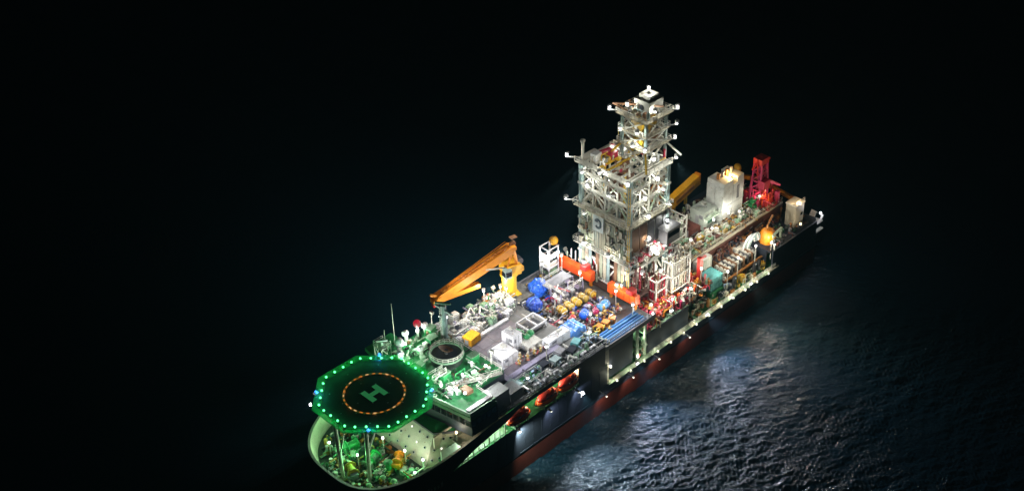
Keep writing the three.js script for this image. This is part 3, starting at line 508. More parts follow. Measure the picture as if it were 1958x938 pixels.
function valveTree(name, label, pos, mat, m2, turn = 0, group, s = 1) {
  const t = thing(name, label, 'valve', pos, group, turn); t.scale.setScalar(s);
  part(t, 'base', [cyl(0.7, 0.3, 0, 0, 0, 14)], 'midgrey'); part(t, 'stem', [cyl(0.32, 2.6, 0, 0.3, 0, 12), cyl(0.55, 0.25, 0, 0.9, 0, 12), cyl(0.55, 0.25, 0, 1.9, 0, 12)], mat); part(t, 'arm', [tube([-1.2, 1.4, 0], [1.2, 1.4, 0], 0.24, 10), tube([0, 2.2, -0.9], [0, 2.2, 0.9], 0.2, 10)], m2);
  parts(t, 'handwheel', [[-1.3, 1.4, 0], [1.3, 1.4, 0]].map(([x, y, z]) => new THREE.TorusGeometry(0.42, 0.08, 6, 14).rotateY(Math.PI / 2).translate(x, y, z)), 'red'); part(t, 'cap', [sph(0.45, 0, 3, 0, 12)], m2);
  return t;
}
function pipeRun(label, pts, r, mat, group) { const t = thing('deck_pipe', label, 'pipe', [0, 0, 0], group); part(t, 'pipe', pathTube(pts, r), mat); parts(t, 'flange', pts.slice(1, -1).map((p, i) => { const a = v3(p), b = v3(pts[i]); const d = a.clone().sub(b).normalize(); return tube(a.clone().addScaledVector(d, -0.9), a.clone().addScaledVector(d, -0.72), r * 1.5, 10); }).concat([tube(v3(pts[0]), v3(pts[0]).lerp(v3(pts[1]), 0.12), r * 1.4, 10)]), mat); return t; }
function lampPost(label, pos, h, key, I, rgb, group) { const t = thing('lamp_post', label, 'lamp post', pos, group); part(t, 'post', [cyl(0.11, h, 0, 0, 0, 8), bx(0.5, 0.06, 0.5)], 'offwhite'); part(t, 'hood', [cyl(0.42, 0.1, 0, h + 0.78, 0, 10)], 'offwhite'); globe(t, 0, h + 0.5, 0, key, I * 0.72, rgb); return t; }

// ------------------------------------------------------------------ accommodation roof: the purple grey deck
{
  const t = thing('accommodation_roof', 'purple grey flat roof deck edged by pale coamings', 'roof', [0, 0, 0]);
  const g = []; for (let i = 0; i < 4; i++) for (let j = 0; j < 4; j++) part(t, 'deck_panel', [bx(3.72, 0.3, 3.32, 10.9 + i * 3.78, 18.72, -6.3 + j * 3.4)], 'purpledeck');
  part(t, 'front_coaming', [bx(1.1, 1.0, 16.4, 24.1, 18.72, -5.4), bx(0.3, 1.3, 16.4, 24.9, 18.72, -5.4)], 'purple', 'lilac coaming along the forward edge');
  part(t, 'port_coaming', [bx(15, 1.0, 1.2, 16.2, 18.72, -9.2)], 'purple', 'lilac coaming along the port edge'); part(t, 'starboard_coaming', [bx(9, 0.7, 0.8, 13.6, 18.72, 6.2)], 'white');
  part(t, 'walkway', [bx(1.6, 0.2, 15, 26.6, 18.72, -5)], 'offwhite');
  containerBox('white_cabin', 'big white boxy cabin at the front of the purple grey deck', 'cabin', [20.1, 19.03, -3.6], [4.4, 2.6, 4.6], 'white', 0, undefined, false);
  containerBox('white_cabin', 'tall narrow white cabin directly abaft the big white one', 'cabin', [15.6, 19.03, -1.8], [2.4, 4.2, 3.4], 'white', 0, undefined, false);
  containerBox('white_cabin', 'long low white cabin lying along the port coaming', 'cabin', [7.6, 18.75, -7.4], [6.4, 2.2, 2.0], 'white', 0, undefined, false);
  containerBox('grey_cabin', 'low grey cabin between the white cabins with pipes on its roof', 'cabin', [12.6, 19.03, -4.4], [4, 1.5, 3.2], 'offwhite', 0);
  const fr = thing('open_frame_stand', 'white open pipe frame lying on the dark part of the roof deck', 'frame', [7.4, 18.75, 0.4]);
  parts(fr, 'frame_bar', [beam([-2.6, 1.6, -2], [2.6, 1.6, -2], 0.3), beam([-2.6, 1.6, 2], [2.6, 1.6, 2], 0.3), beam([-2.6, 1.6, -2], [-2.6, 1.6, 2], 0.3), beam([2.6, 1.6, -2], [2.6, 1.6, 2], 0.3), beam([0, 1.6, -2], [0, 1.6, 2], 0.3)], 'white'); for (const x of [-2.6, 2.6]) for (const z of [-2, 2]) part(fr, 'leg', [bx(0.3, 1.6, 0.3, x, 0, z)], 'white'); part(fr, 'tray', [bx(5, 0.3, 3.6, 0, 0.3, 0)], 'darkgrey');
  const tr = thing('green_tarp_bundle', 'dark green covered bundle on the grey cabin roof', 'bundle', [12.4, 20.7, -2.0]);
  part(tr, 'cover', Array.from({ length: 7 }, () => sph(rr(0.6, 1.1), rr(-1.8, 1.8), rr(0.2, 0.9), rr(-1.4, 1.4), 8).scale(1, 0.7, 1)), 'green'); part(tr, 'strap', [bx(4, 0.1, 0.12, 0, 1.1, 0.3), bx(0.12, 0.1, 3, 0.6, 1.15, 0)], 'offwhite');
  for (const [k, x, z] of [[0, 18.8, -7.2], [1, 16.4, -7.4], [2, 14.2, -7.2], [3, 17.4, -6], [4, 12.6, -7.5]]) valveTree('gas_valve', ['brass valve beside the big white cabin at its port side', 'brass valve second from the purple deck front', 'brass valve in the middle of the port coaming row', 'brass valve tucked against the big white cabin', 'brass valve nearest the long low white cabin'][k], [x, 19.03, z], 'gold', 'cream', k * 0.8, 'brass valves beside the white cabins', 0.62);
  const bx1 = containerBox('orange_skip', 'orange open box at the starboard front corner of the purple grey deck', 'box', [20.2, 19.03, 6.2], [3.2, 1.7, 2.4], 'amber', 0.15);
  containerBox('yellow_box', 'small yellow box beside the slate mast column', 'box', [27.2, 18.75, 12.6], [2.6, 1.8, 2], 'yellow', 0.2);
}
// port side strip between the coaming and the hull edge
{
  const t = thing('port_companion', 'green decked sunken gangway on the port side of the roof deck', 'gangway', [0, 0, 0]);
  part(t, 'deck', [bx(7, 0.12, 2.6, 19.6, 18.72, -11.6)], 'green'); part(t, 'side', [bx(7, 0.7, 0.2, 19.6, 18.72, -10.1), bx(7, 0.7, 0.2, 19.6, 18.72, -13.1)], 'grey'); part(t, 'railing', railing([[16, 18.8, -13.2], [23.4, 18.8, -13.2]]), 'offwhite');
  containerBox('grey_winch_house', 'grey winch house standing by the port edge abaft the bridge wing', 'winch house', [26.2, 18.75, -12.8], [2.8, 2.6, 2.8], 'slate', 0.2);
  for (let k = 0; k < 3; k++) { const d = thing('boat_davit', ['forward', 'middle', 'aft'][k] + ' white bent davit arm above the port lifeboats', 'davit', [24.6 - k * 7, 18.75, -13.8], 'davits above the port lifeboats'); part(d, 'arm', [beam([0, 0, 0], [0.2, 2.2, -0.6], 0.45), beam([0.2, 2.2, -0.6], [0, 2, -2], 0.35)], 'offwhite'); part(d, 'base', [bx(1, 0.4, 1)], 'grey'); part(d, 'winch', [tube([-0.5, 0.7, 0.6], [0.5, 0.7, 0.6], 0.4, 12)], 'darkgrey'); }
  for (let k = 0; k < 5; k++) { const m = ['navy', 'slate', 'midgrey', 'navy', 'teal'][k]; containerBox('deck_bin', ['dark blue bin nearest the bridge on the port roof strip', 'slate bin on the port roof strip', 'grey bin on the port roof strip beside the green gangway', 'dark blue bin abaft the green gangway on the port roof strip', 'teal bin at the aft end of the port roof strip'][k], 'bin', [15.6 - k * 2.5, 18.75, -11.4 - (k % 2)], [2, 1.2 + 0.3 * (k % 3), 1.6], m, 0.1 * k); }
  for (let k = 0; k < 4; k++) pipeRun(ORD[k] + ' grey pipe from inboard along the port roof edge', [[22, 19 + 0.3 * (k % 2), -13.9 - k * 0.45], [12 - k, 19, -13.9 - k * 0.45], [10.6 - k, 19.2, -13 - k * 0.3], [4, 19, -13 - k * 0.4]], 0.16, pick(['slate', 'lightgreen', 'grey', 'offwhite']), 'grey pipes along the port roof edge');
  for (let k = 0; k < 7; k++) { const l = thing('life_raft', ORD[k] + ' white life raft canister, counted from the bow, on the port roof edge', 'life raft', [21.4 - k * 2.9, 18.75, -14.9], 'life raft canisters on the port roof edge'); part(l, 'canister', [tube([-0.7, 0.75, 0], [0.7, 0.75, 0], 0.42, 12)], 'white'); part(l, 'cradle', [bx(0.2, 0.5, 0.8, -0.5), bx(0.2, 0.5, 0.8, 0.5)], 'slate'); part(l, 'band', [tube([-0.05, 0.75, 0], [0.05, 0.75, 0], 0.45, 12)], 'darkgrey'); }
}
// lifeboats in the port recess
for (const [x, label] of [[27.4, 'forward enclosed orange red lifeboat in the port recess, partly in shade'], [19.0, 'middle enclosed orange red lifeboat in the port recess'], [12.6, 'aft enclosed orange red lifeboat in the port recess']]) {
  const t = thing('lifeboat', label, 'lifeboat', [x, 13.2, -15.5]);
  const hull = [], L = 3.3;
  const lobe = (y0, y1, w, m) => { const g = new THREE.SphereGeometry(1, 20, 12); g.scale(L, (y1 - y0) / 2, w).translate(0, (y0 + y1) / 2, 0); return g; };
  part(t, 'hull', lobe(0.5, 2.7, 1.35), 'vermilion'); part(t, 'canopy', [lobe(1.3, 3.5, 1.15).scale(0.86, 1, 1)], 'red'); part(t, 'cockpit', [bx(0.9, 0.6, 1, -1.2, 3.2, 0)], 'vermilion'); part(t, 'fender', [new THREE.TorusGeometry(1, 0.07, 5, 26).rotateX(Math.PI / 2).scale(L + 0.02, 1, 1.38).translate(0, 1.6, 0)], 'rubber');
  for (const k of [-1.4, -0.3, 0.8]) part(t, 'window', [bx(0.5, 0.3, 0.1, k, 2.55, -1.08)], 'glass'); part(t, 'cradle', [bx(0.3, 0.9, 2, -1.8), bx(0.3, 0.9, 2, 1.8)], 'lightgreen');
}
for (const [x, y, z, k, I, c] of [[31, 15.0, -13.6, 'lampwhite', 60, [0.85, 1, 0.85]], [23.2, 16.9, -14.6, 'lampgreenwhite', 90, [0.8, 1, 0.65]], [15.8, 16.9, -14.6, 'lampgreenwhite', 90, [0.85, 1, 0.65]], [10.2, 16.6, -14.6, 'lampwhite', 80, [1, 0.95, 0.75]], [36, 14.6, -13.4, 'lampwhite', 60, [0.8, 1, 0.85]], [40.6, 14.2, -13.6, 'lampwhite', 40, [0.85, 1, 0.85]]]) { const t = thing('recess_lamp', ['lamp at the forward end of the port lifeboat recess', 'lamp between the forward and middle lifeboats', 'lamp between the middle and aft lifeboats', 'lamp at the aft end of the lifeboat recess', 'lamp inside the tapering walkway opening', 'added foremost lamp near the point of the tapering walkway opening'][[31, 23.2, 15.8, 10.2, 36, 40.6].indexOf(x)], 'lamp', [x, y, z]); globe(t, 0, 0, 0, k, I, c); }  // the foremost lamp is added to brighten the tapering opening
{ const t = thing('hull_floodlight', 'floodlight under the recess edge shining down the dark bow plating', 'floodlight', [28.6, 12.4, -16.9]); part(t, 'housing', [bx(0.5, 0.4, 0.7, 0, 0.2, 0.2)], 'steel'); part(t, 'lens_lamp', [bx(0.42, 0.06, 0.42, 0, 0.12, -0.1)], 'lampcool'); spot([28.6, 12.4, -17.1], [25.6, 8.4, -15.8], 1000, 50, [0.85, 1, 0.85]); }

for (const [x, l] of [[19.6, 'added floodlight below the middle lifeboat shining down the dark hull plating'], [11, 'added floodlight below the aft lifeboat shining down the dark hull plating']]) { const t = thing('hull_floodlight', l, 'floodlight', [x, 12.4, -17.2]); part(t, 'housing', [bx(0.4, 0.3, 1.2, 0, 0.2, 0.4)], 'midgrey'); part(t, 'lens_lamp', [bx(0.36, 0.06, 0.36, 0, 0.12, -0.1)], 'lampdim'); spot([x, 12.4, -17.5], [x - 3, 7.4, -15.8], 150, 62, [0.8, 0.88, 1]); }  // both lamps added to lift the dark hull plating
part(ship, 'rubbing_strake', [bx(108, 0.16, 0.12, -26, 5.3, -16.05)], 'black'); for (let k = 0; k < 14; k++) part(ship, 'hull_seam', [bx(0.1, 5.6, 0.04, 3 + k * 2.6, 6.6, -16.02)], 'black');
// starboard clutter beside the purple grey deck
{
  for (let k = 0; k < 9; k++) { const a = 24.6 - k * 2.2; pipeRun(ORD[k] + ' white bent pipe from the bridge on the starboard roof deck', [[a, 19, rr(7.4, 14)], [a, 20 + rnd(), rr(7.4, 14)], [a - rr(2, 5), 20.2 + rnd(), rr(7.4, 14)], [a - 4, 18.8, rr(8, 14)]], rr(0.14, 0.26), pick(['white', 'offwhite', 'palegreen']), 'white bent pipes on the starboard roof deck'); }
  const G = [['grey', 'grey ventilation box'], ['offwhite', 'off white ventilation box'], ['lightgreen', 'pale green ventilation box'], ['white', 'white ventilation box']];
  G.forEach(([m, n], i) => { for (let k = 0; k < 5; k++) { const t = thing('vent_box', ORD[k] + ' ' + n + ' with louvres, counted from midships, on the starboard roof deck', 'ventilation box', [22.5 - i * 4.9 - (k % 2) * 2.4, 18.75, 7.6 + k * 1.75 + rr(-0.3, 0.3)], n + 'es on the starboard roof deck', rr(-0.15, 0.15)); const h = rr(0.9, 2.2), w = rr(1.2, 2.2); part(t, 'body', [bx(w, h, 1.4)], m); for (let s = 0; s < 3; s++) part(t, 'louvre', [beam([-w / 2 + 0.15, 0.4 + s * h * 0.27, -0.72], [w / 2 - 0.15, 0.4 + s * h * 0.27, -0.72], 0.16, 0.1)], 'midgrey'); part(t, 'cap', [bx(w * 0.6, 0.25, 0.9, 0, h, 0)], m); } });
  for (let k = 0; k < 6; k++) { const t = thing('stair_frame', ORD[k] + ' white stair frame, counted from the bridge, on the starboard roof deck', 'stair', [23.6 - k * 3.6, 18.75, 13.8 - (k % 3) * 1.6], 'white stair frames on the starboard roof deck', k * 0.5); part(t, 'stringer', [beam([-1.2, 0, -0.4], [1.2, 2.2, -0.4], 0.12, 0.24), beam([-1.2, 0, 0.4], [1.2, 2.2, 0.4], 0.12, 0.24)], 'white'); for (let s = 0; s < 6; s++) part(t, 'step', [bx(0.34, 0.06, 0.8, -1 + s * 0.42, 0.2 + s * 0.37, 0)], 'palegreen'); part(t, 'railing', [beam([-1.2, 1, -0.45], [1.2, 3.2, -0.45], 0.08), bx(0.08, 1, 0.08, 1.15, 2.2, -0.45), bx(0.08, 1, 0.08, -1.15, 0, -0.45)], 'white'); }
  pumpSkid('deck_pump', 'green pump skid on the starboard roof deck near the crane foot', [8.4, 18.75, 11.4], 'lightgreen', 'palegreen', 0.4);
  pumpSkid('deck_pump', 'orange pump skid near the foot of the yellow crane', [8.0, 18.75, 14.2], 'orange', 'green', 1.1);
  lampPost('lamp post by the starboard coaming of the purple grey deck', [12, 18.75, 8.4], 4.6, 'lampwhite', 170, [0.97, 0.97, 1]);
  lampPost('lamp post near the slate mast column on the starboard roof deck', [22, 18.75, 12], 4.6, 'lampwhite', 170, [0.95, 1, 0.98]);
  lampPost('lamp post near the crane foot on the starboard roof deck', [5.6, 18.75, 10], 4.6, 'lampwhite', 150, [1, 0.98, 0.95]);
  lampPost('lamp post between the white cabins and the port strip', [13.4, 18.75, -10.1], 3.4, 'lampcool', 80, [0.9, 0.93, 1]);
  lampPost('lamp post at the aft end of the port roof strip', [3.4, 18.75, -13.4], 3.4, 'lampcool', 90, [0.9, 0.95, 1]);
  lampPost('lamp post at the forward end of the port roof strip', [23.2, 18.75, -14.2], 3, 'lampcool', 70, [0.95, 0.97, 1]);
}

// ------------------------------------------------------------------ knuckle boom cranes
function knuckleCrane(label, pos, turn, o = {}) {
  const t = thing('knuckle_boom_crane', label, 'crane', pos, undefined, turn); t.scale.setScalar(o.s ?? 1);
  part(t, 'pedestal', [cyl(1.7, 5.6, 0, 0, 0, 20), cyl(2.1, 0.5, 0, 5.5, 0, 20), bx(4.2, 0.4, 4.2)], 'yellow', 'yellow pedestal');
  const cab = part(t, 'slewing_house', [bx(3.6, 2.6, 4.2, -0.4, 6.1, 0), bx(1.4, 1.2, 3.2, -2.4, 6.3, 0)], 'amber');
  part(cab, 'cab', [bx(1.7, 2.2, 1.5, 1.6, 6.4, -2.2)], 'slate'); part(cab, 'cab_window', [bx(0.1, 1.2, 1.3, 2.5, 7, -2.2), bx(1.4, 1.2, 0.1, 1.6, 7, -2.99)], 'glass');
  part(t, 'tower_frame', [beam([-1.4, 8.6, -1.3], [-1.0, 12.6, -0.8], 0.45, 0.6), beam([-1.4, 8.6, 1.3], [-1.0, 12.6, 0.8], 0.45, 0.6), beam([1, 8.6, -1.3], [-0.8, 12.6, -0.8], 0.3), beam([1, 8.6, 1.3], [-0.8, 12.6, 0.8], 0.3), bx(1.2, 0.8, 2.4, -1.0, 12.3, 0)], 'orange');
  const A = V(-0.8, 12.4, 0), L = o.reach ?? 18.5, B = V(L, o.tip ?? 5.2, 0), g = [];
  for (const z of [-0.95, 0.95]) { const a = A.clone().setZ(z), b = B.clone().setZ(z * 0.75); g.push(beam(a, b, 0.45, 2.0)); }
  for (let k = 0; k < 12; k++) { const p = A.clone().lerp(B, (k + 0.3) / 12), q = A.clone().lerp(B, (k + 1.2) / 12); g.push(beam([p.x, p.y + 0.8, -0.8], [q.x, q.y + 0.8, 0.8], 0.22), beam([p.x, p.y + 0.8, 0.8], [p.x, p.y + 0.8, -0.8], 0.3)); }
  part(t, 'main_boom', g, 'orange'); part(t, 'boom_rail', [beam([A.x + 1, A.y + 1.6, -0.8], [B.x - 1, B.y + 1.6, -0.6], 0.08), beam([A.x + 1, A.y + 1.6, 0.8], [B.x - 1, B.y + 1.6, 0.6], 0.08), ...Array.from({ length: 14 }, (_, k) => { const p = A.clone().lerp(B, 0.08 + k * 0.065); return bx(0.08, 1, 0.08, p.x, p.y + 0.6, -0.75); })], 'orange');
  const C = V(o.fold ?? 8.2, (o.tip ?? 5.2) + (o.foldUp ?? -0.2), 0);
  part(t, 'knuckle_boom', [-0.5, 0.5].map((z) => beam([B.x, B.y - 0.5, z], [C.x, C.y, z], 0.35, 1.1)).concat([bx(1, 0.9, 1.3, C.x, C.y - 0.5, 0)]), 'orange'); part(t, 'knuckle_joint', [tube([B.x, B.y, -1.2], [B.x, B.y, 1.2], 0.85, 16), bx(1.8, 1, 1.8, B.x + 0.6, B.y - 1, 0), beam([B.x - 0.2, B.y + 0.4, 0], [B.x + 1.8, B.y + 1.4, 0], 0.5)], 'orange'); part(t, 'tip_block', [bx(1.2, 0.9, 1, B.x + 0.8, B.y - 1.9, 0)], 'red');
  part(t, 'luffing_ram', [-1.05, 1.05].map((z) => tube([1.2, 8.4, z], [6.4, A.y + (B.y - A.y) * 6.8 / (L + 0.8) - 0.4, z], 0.22, 10)), 'steel'); part(t, 'sheave', [tube([-1.2, 13.4, -0.25], [-1.2, 13.4, 0.25], 0.8, 16), beam([-1.2, 12.8, 0], [-1.2, 15.2, 0], 0.3), bx(1.6, 0.2, 1.2, -1.4, 15, 0)], 'brown'); part(t, 'winch_drum', [tube([-2.6, 8.6, -0.9], [-2.6, 8.6, 0.9], 0.8, 16)], 'darkgrey');
  const w = (k) => part(t, 'hoist_wire', k, 'darkgrey'); w([tube([-1.2, 14, 0], [B.x - 0.6, B.y + 1.1, 0], 0.05, 5)]);
  return t;
}
knuckleCrane('big orange knuckle boom crane on a yellow pedestal, forward of the derrick', [1.5, 18.55, 13.3], -0.26, { reach: 18.2, tip: 5.8 });
lampPost('lamp post at the foot of the big forward crane', [4.6, 18.75, 13.0], 3.2, 'lampwarm', 160, [1, 0.88, 0.66]);
lampPost('lamp post on the bridge side of the big forward crane', [9.6, 18.75, 13.2], 4.6, 'lampwarm', 190, [1, 0.9, 0.7]);

// ------------------------------------------------------------------ midship deck between the roof deck and the derrick
{
  const bundle = (label, pos, r, m, o) => {
    const t = thing('tarpaulin_bundle', label, 'tarpaulin', pos), g = new THREE.IcosahedronGeometry(r, 9), p = g.attributes.position;
    for (let i = 0; i < p.count; i++) { const d = V(p.getX(i), p.getY(i), p.getZ(i)).normalize(), q = Math.pow(Math.pow(Math.abs(d.x), 4) + Math.pow(Math.abs(d.y), 4) + Math.pow(Math.abs(d.z), 4), -0.16), k = r * q * (0.94 + 0.16 * perlin.noise(d.x * 1.8 + o, d.y * 1.8, d.z * 1.8) + 0.07 * perlin.noise(d.x * 5, d.y * 5 + o, d.z * 5) + 0.03 * Math.sin(d.x * 14 + d.z * 9)); p.setXYZ(i, d.x * k, Math.max(0.05, d.y * k + r * 0.8), d.z * k); }
    g.computeVertexNormals(); part(t, 'cover', g, m);
    part(t, 'rope', [new THREE.TorusGeometry(r * 1.08, 0.06, 5, 30).translate(0, r * 0.8, 0), new THREE.TorusGeometry(r * 1.1, 0.06, 5, 30).rotateX(Math.PI / 2).translate(0, r * 0.5, 0)], 'skyblue'); part(t, 'pallet', [bx(r * 2, 0.25, r * 2)], 'brown');
  };
  bundle('larger bright blue tarpaulin bundle, the one nearer the derrick', [-4.2, 17, 9.8], 2.2, 'blue', 1.3); bundle('smaller dark blue tarpaulin bundle, the one nearer the bridge', [0.8, 17, 6.2], 1.8, 'blue3', 4.1);
  // purple grey machinery block
  const t = thing('mud_module', 'cluttered purple grey machinery module between the blue bundles and the long vermilion beam', 'module', [-8, 17, 5.8]);
  part(t, 'frame', [bx(7.6, 0.4, 7), ...[-3.6, 3.6].flatMap((x) => [-3.3, 0, 3.3].map((z) => bx(0.3, 3, 0.3, x, 0.4, z)))], 'purple'); part(t, 'grating', [bx(7.4, 0.15, 3, 0, 3.2, 1.6)], 'midgrey');
  for (let k = 0; k < 7; k++) part(t, 'shaker', [bx(1.2, rr(1, 2), 1.8, -3 + (k % 4) * 2, 0.42, k < 4 ? -2 : 1.2)], ['purple', 'grey', 'midgrey', 'offwhite'][k % 4]);
  for (let k = 0; k < 6; k++) part(t, 'pipe', pathTube([[rr(-3.4, 3.4), 0.6, -3], [rr(-3.4, 3.4), rr(2, 3.6), -1], [rr(-3.4, 3.4), rr(2, 3.6), 2.6], [rr(-3.4, 3.4), 0.4, 3]], 0.16), ['offwhite', 'purple', 'pink', 'steel'][k % 4]);
  part(t, 'railing', railing([[-3.6, 3.4, -3.3], [3.6, 3.4, -3.3], [3.6, 3.4, 3.3], [-3.6, 3.4, 3.3]]), 'offwhite');
  for (let k = 0; k < 5; k++) tank('yellow_cylinder', ORD[k] + ' stubby yellow cylinder, counted from the bow, in the row before the derrick', [-2.4 - k * 2.3, 17, 0.4 - k * 0.1], 0.85, 1.9, k % 2 ? 'gold' : 'amberdull', Math.PI / 2, 'yellow cylinders in a row before the derrick', 'cylinder');
  tank('red_drum', 'small red drum between the yellow row and the blue tanks', [-1.6, 17, -3.6], 0.8, 1.2, 'red', 0.4);
  tank('blue_drum', 'small deep blue tank abaft the red drum', [-4.6, 17, -4.4], 0.95, 1.6, 'blue', 0.3); tank('light_blue_tank', 'light blue tank closest to the right-hand vermilion beam', [-9.8, 17, -5.6], 1.05, 2.6, 'skyblue', 0.2);
  tank('pink_drum', 'small pinkish red drum among the blue tanks', [-7.4, 17, -5.4], 0.75, 0.9, 'magenta', 1.1);
  const tarp = thing('blue_tarpaulin', 'shiny light blue tarpaulin over a square heap at the port side abaft the white cabins', 'tarpaulin', [1.6, 17.0, -6.4]);
  { const g = new THREE.PlaneGeometry(5.6, 5.0, 22, 20).rotateX(-Math.PI / 2), p = g.attributes.position; for (let i = 0; i < p.count; i++) { const x = p.getX(i), z = p.getZ(i), e = Math.max(Math.abs(x) / 2.8, Math.abs(z) / 2.5); p.setY(i, (e > 0.8 ? 2.4 * (1 - (e - 0.8) / 0.2) : 2.4) + 0.5 * perlin.noise(x * 0.9, z * 0.9, 2) + 0.25 * perlin.noise(x * 2.2, z * 2.2, 5) + 0.15); } g.computeVertexNormals(); const m = M('tarp', [0.12, 0.32, 0.78], 0.3); part(tarp, 'cover', g, m); part(tarp, 'crate', [bx(4.2, 1.9, 3.7)], 'midgrey'); part(tarp, 'rope', [bx(0.1, 0.1, 4.4, -1, 2.62, 0), bx(0.1, 0.1, 4.4, 1, 2.62, 0)], 'white'); }
  // blue riser rack
  const rk = thing('blue_pipe_rack', 'long rack of bright blue pipes along the port edge before the derrick', 'pipe rack', [-7.2, 17, -13.2]);
  for (let k = 0; k < 5; k++) part(rk, 'pipe', [tube([-6.2, 0.75 + (k % 2) * 0.1, -1.9 + k * 0.82], [6.2, 0.75 + (k % 2) * 0.1, -1.9 + k * 0.82], 0.36, 12)], k % 2 ? 'skyblue' : 'blue2'); for (let k = 0; k < 5; k++) part(rk, 'bolster', [bx(0.3, 0.5, 4.4, -5.4 + k * 2.7, 0, -0.2)], 'paleblue'); for (const x of [-6.4, 6.4]) part(rk, 'end_post', [bx(0.25, 1.8, 0.25, x, 0, -2.2), bx(0.25, 1.8, 0.25, x, 0, 1.9)], 'white');
  for (let k = 0; k < 4; k++) { const y = thing('yellow_winch', ORD[k] + ' yellow air winch, counted from the bow, on the port deck by the tarpaulin', 'winch', [0.2 - k * 1.6, 17, -9.7 - (k % 2) * 1.5], 'yellow air winches by the tarpaulin', k * 0.7); part(y, 'bed', [bx(1.6, 0.2, 1.2)], 'darkgrey'); part(y, 'drum', [tube([-0.5, 0.7, 0], [0.5, 0.7, 0], 0.42, 12)], 'rubber'); part(y, 'frame', [bx(0.25, 1.2, 1.1, -0.6, 0.2, 0), bx(0.25, 1.2, 1.1, 0.6, 0.2, 0)], 'yellow'); part(y, 'motor', [tube([0.6, 0.8, 0], [1.2, 0.8, 0], 0.35, 10)], 'amber'); }
  for (let k = 0; k < 3; k++) containerBox('orange_bin', ORD[k] + ' small amber bin, counted from the bow, beside the blue pipe rack', 'bin', [-4 - k * 2.1, 17, -9.6], [1.4, 1.1, 1.4], 'orange', k * 0.3, 'amber bins beside the blue rack');
  containerBox('green_bin', 'low green bin forward of the yellow air winches', 'bin', [4.4, 17, -11], [2.4, 1.2, 2], 'green', 0.1);
  for (let k = 0; k < 8; k++) { const vx = -1.4 - k * 1.5 + rr(-0.4, 0.4), m = pick(['paleblue', 'pink', 'offwhite', 'purple', 'brown', 'gold']); valveTree('choke_valve', ORD[k] + ' painted valve from the bow on the midship deck among the drums', [vx, 17, rr(-8.6, -6.8)], m, pick(['offwhite', 'red', 'gold']), rr(0, 3), 'painted valves among the drums', rr(0.45, 0.8)); }
  // white frame at starboard with an orange ball
  const wf = thing('white_lattice_frame', 'white upright lattice frame at the starboard end of the long vermilion beam', 'frame', [-12.4, 17, 14.0]);
  for (const [x, z] of [[-1.6, -1.4], [1.6, -1.4], [-1.6, 1.4], [1.6, 1.4]]) part(wf, 'post', [bx(0.3, 7.8, 0.3, x, 0, z)], 'white'); for (const y of [2.4, 5, 7.6]) parts(wf, 'ring_bar', [beam([-1.6, y, -1.4], [1.6, y, -1.4], 0.22), beam([-1.6, y, 1.4], [1.6, y, 1.4], 0.22), beam([-1.6, y, -1.4], [-1.6, y, 1.4], 0.22), beam([1.6, y, -1.4], [1.6, y, 1.4], 0.22)], 'white'); for (const [y0, y1] of [[0, 2.4], [2.4, 5], [5, 7.6]]) part(wf, 'sheet', [bx(0.1, (y1 - y0) * rr(0.4, 0.9), 2.4, 1.5, y0, 0), bx(2.4, (y1 - y0) * rr(0.3, 0.8), 0.1, 0, y0, -1.3)], y0 ? 'offwhite' : 'lightgreen');
  const ob = thing('orange_buoy', 'orange ball on top of the white lattice frame', 'buoy', [-13.6, 24.75, 13.6]); part(ob, 'ball', [sph(1.1, 0, 1.0, 0, 18)], 'amber'); part(ob, 'strap', [new THREE.TorusGeometry(1.12, 0.07, 5, 22).translate(0, 1, 0)], 'brown');
  // vermilion gantry beams across the ship
  const gantry = (label, z0, z1) => { const L = z1 - z0, t2 = thing('gantry_beam', label, 'gantry', [-15.2, 17, (z0 + z1) / 2]); part(t2, 'girder', [bx(1.5, 2.4, L, 0, 1.5, 0)], 'vermilion'); for (let k = 0; k <= 5; k++) part(t2, 'stiffener', [bx(0.14, 2.2, 0.18, 0.8, 1.6, -L / 2 + 0.3 + k * (L - 0.6) / 5)], 'vermilion'); part(t2, 'trolley', [bx(1.9, 1.1, 1.6, 0, 3.9, -L * 0.28)], 'red'); for (const s of [-1, 1]) part(t2, 'leg', [bx(0.6, 1.5, 0.6, 0, 0, s * (L / 2 - 0.6))], 'orange'); };
  gantry('long vermilion gantry beam at the starboard forward foot of the derrick', 2.6, 13.4); gantry('shorter vermilion gantry beam at the port forward foot of the derrick', -11, -2.6);
  for (let k = 0; k < 8; k++) { const z = 3 + k * 1.35, t3 = thing('white_post', ORD[k] + ' pale upright post, counted from midships, behind the long vermilion beam', 'post', [-17, 17, z], 'pale posts behind the vermilion beam'); part(t3, 'pole', [cyl(0.14, rr(4, 6.5), 0, 0, 0, 8)], pick(['white', 'offwhite', 'palegreen'])); part(t3, 'arm', [beam([0, 3.4, 0], [rr(-0.8, 0.8), 3.4 + rnd(), rr(0.4, 1.2)], 0.14)], 'offwhite'); }
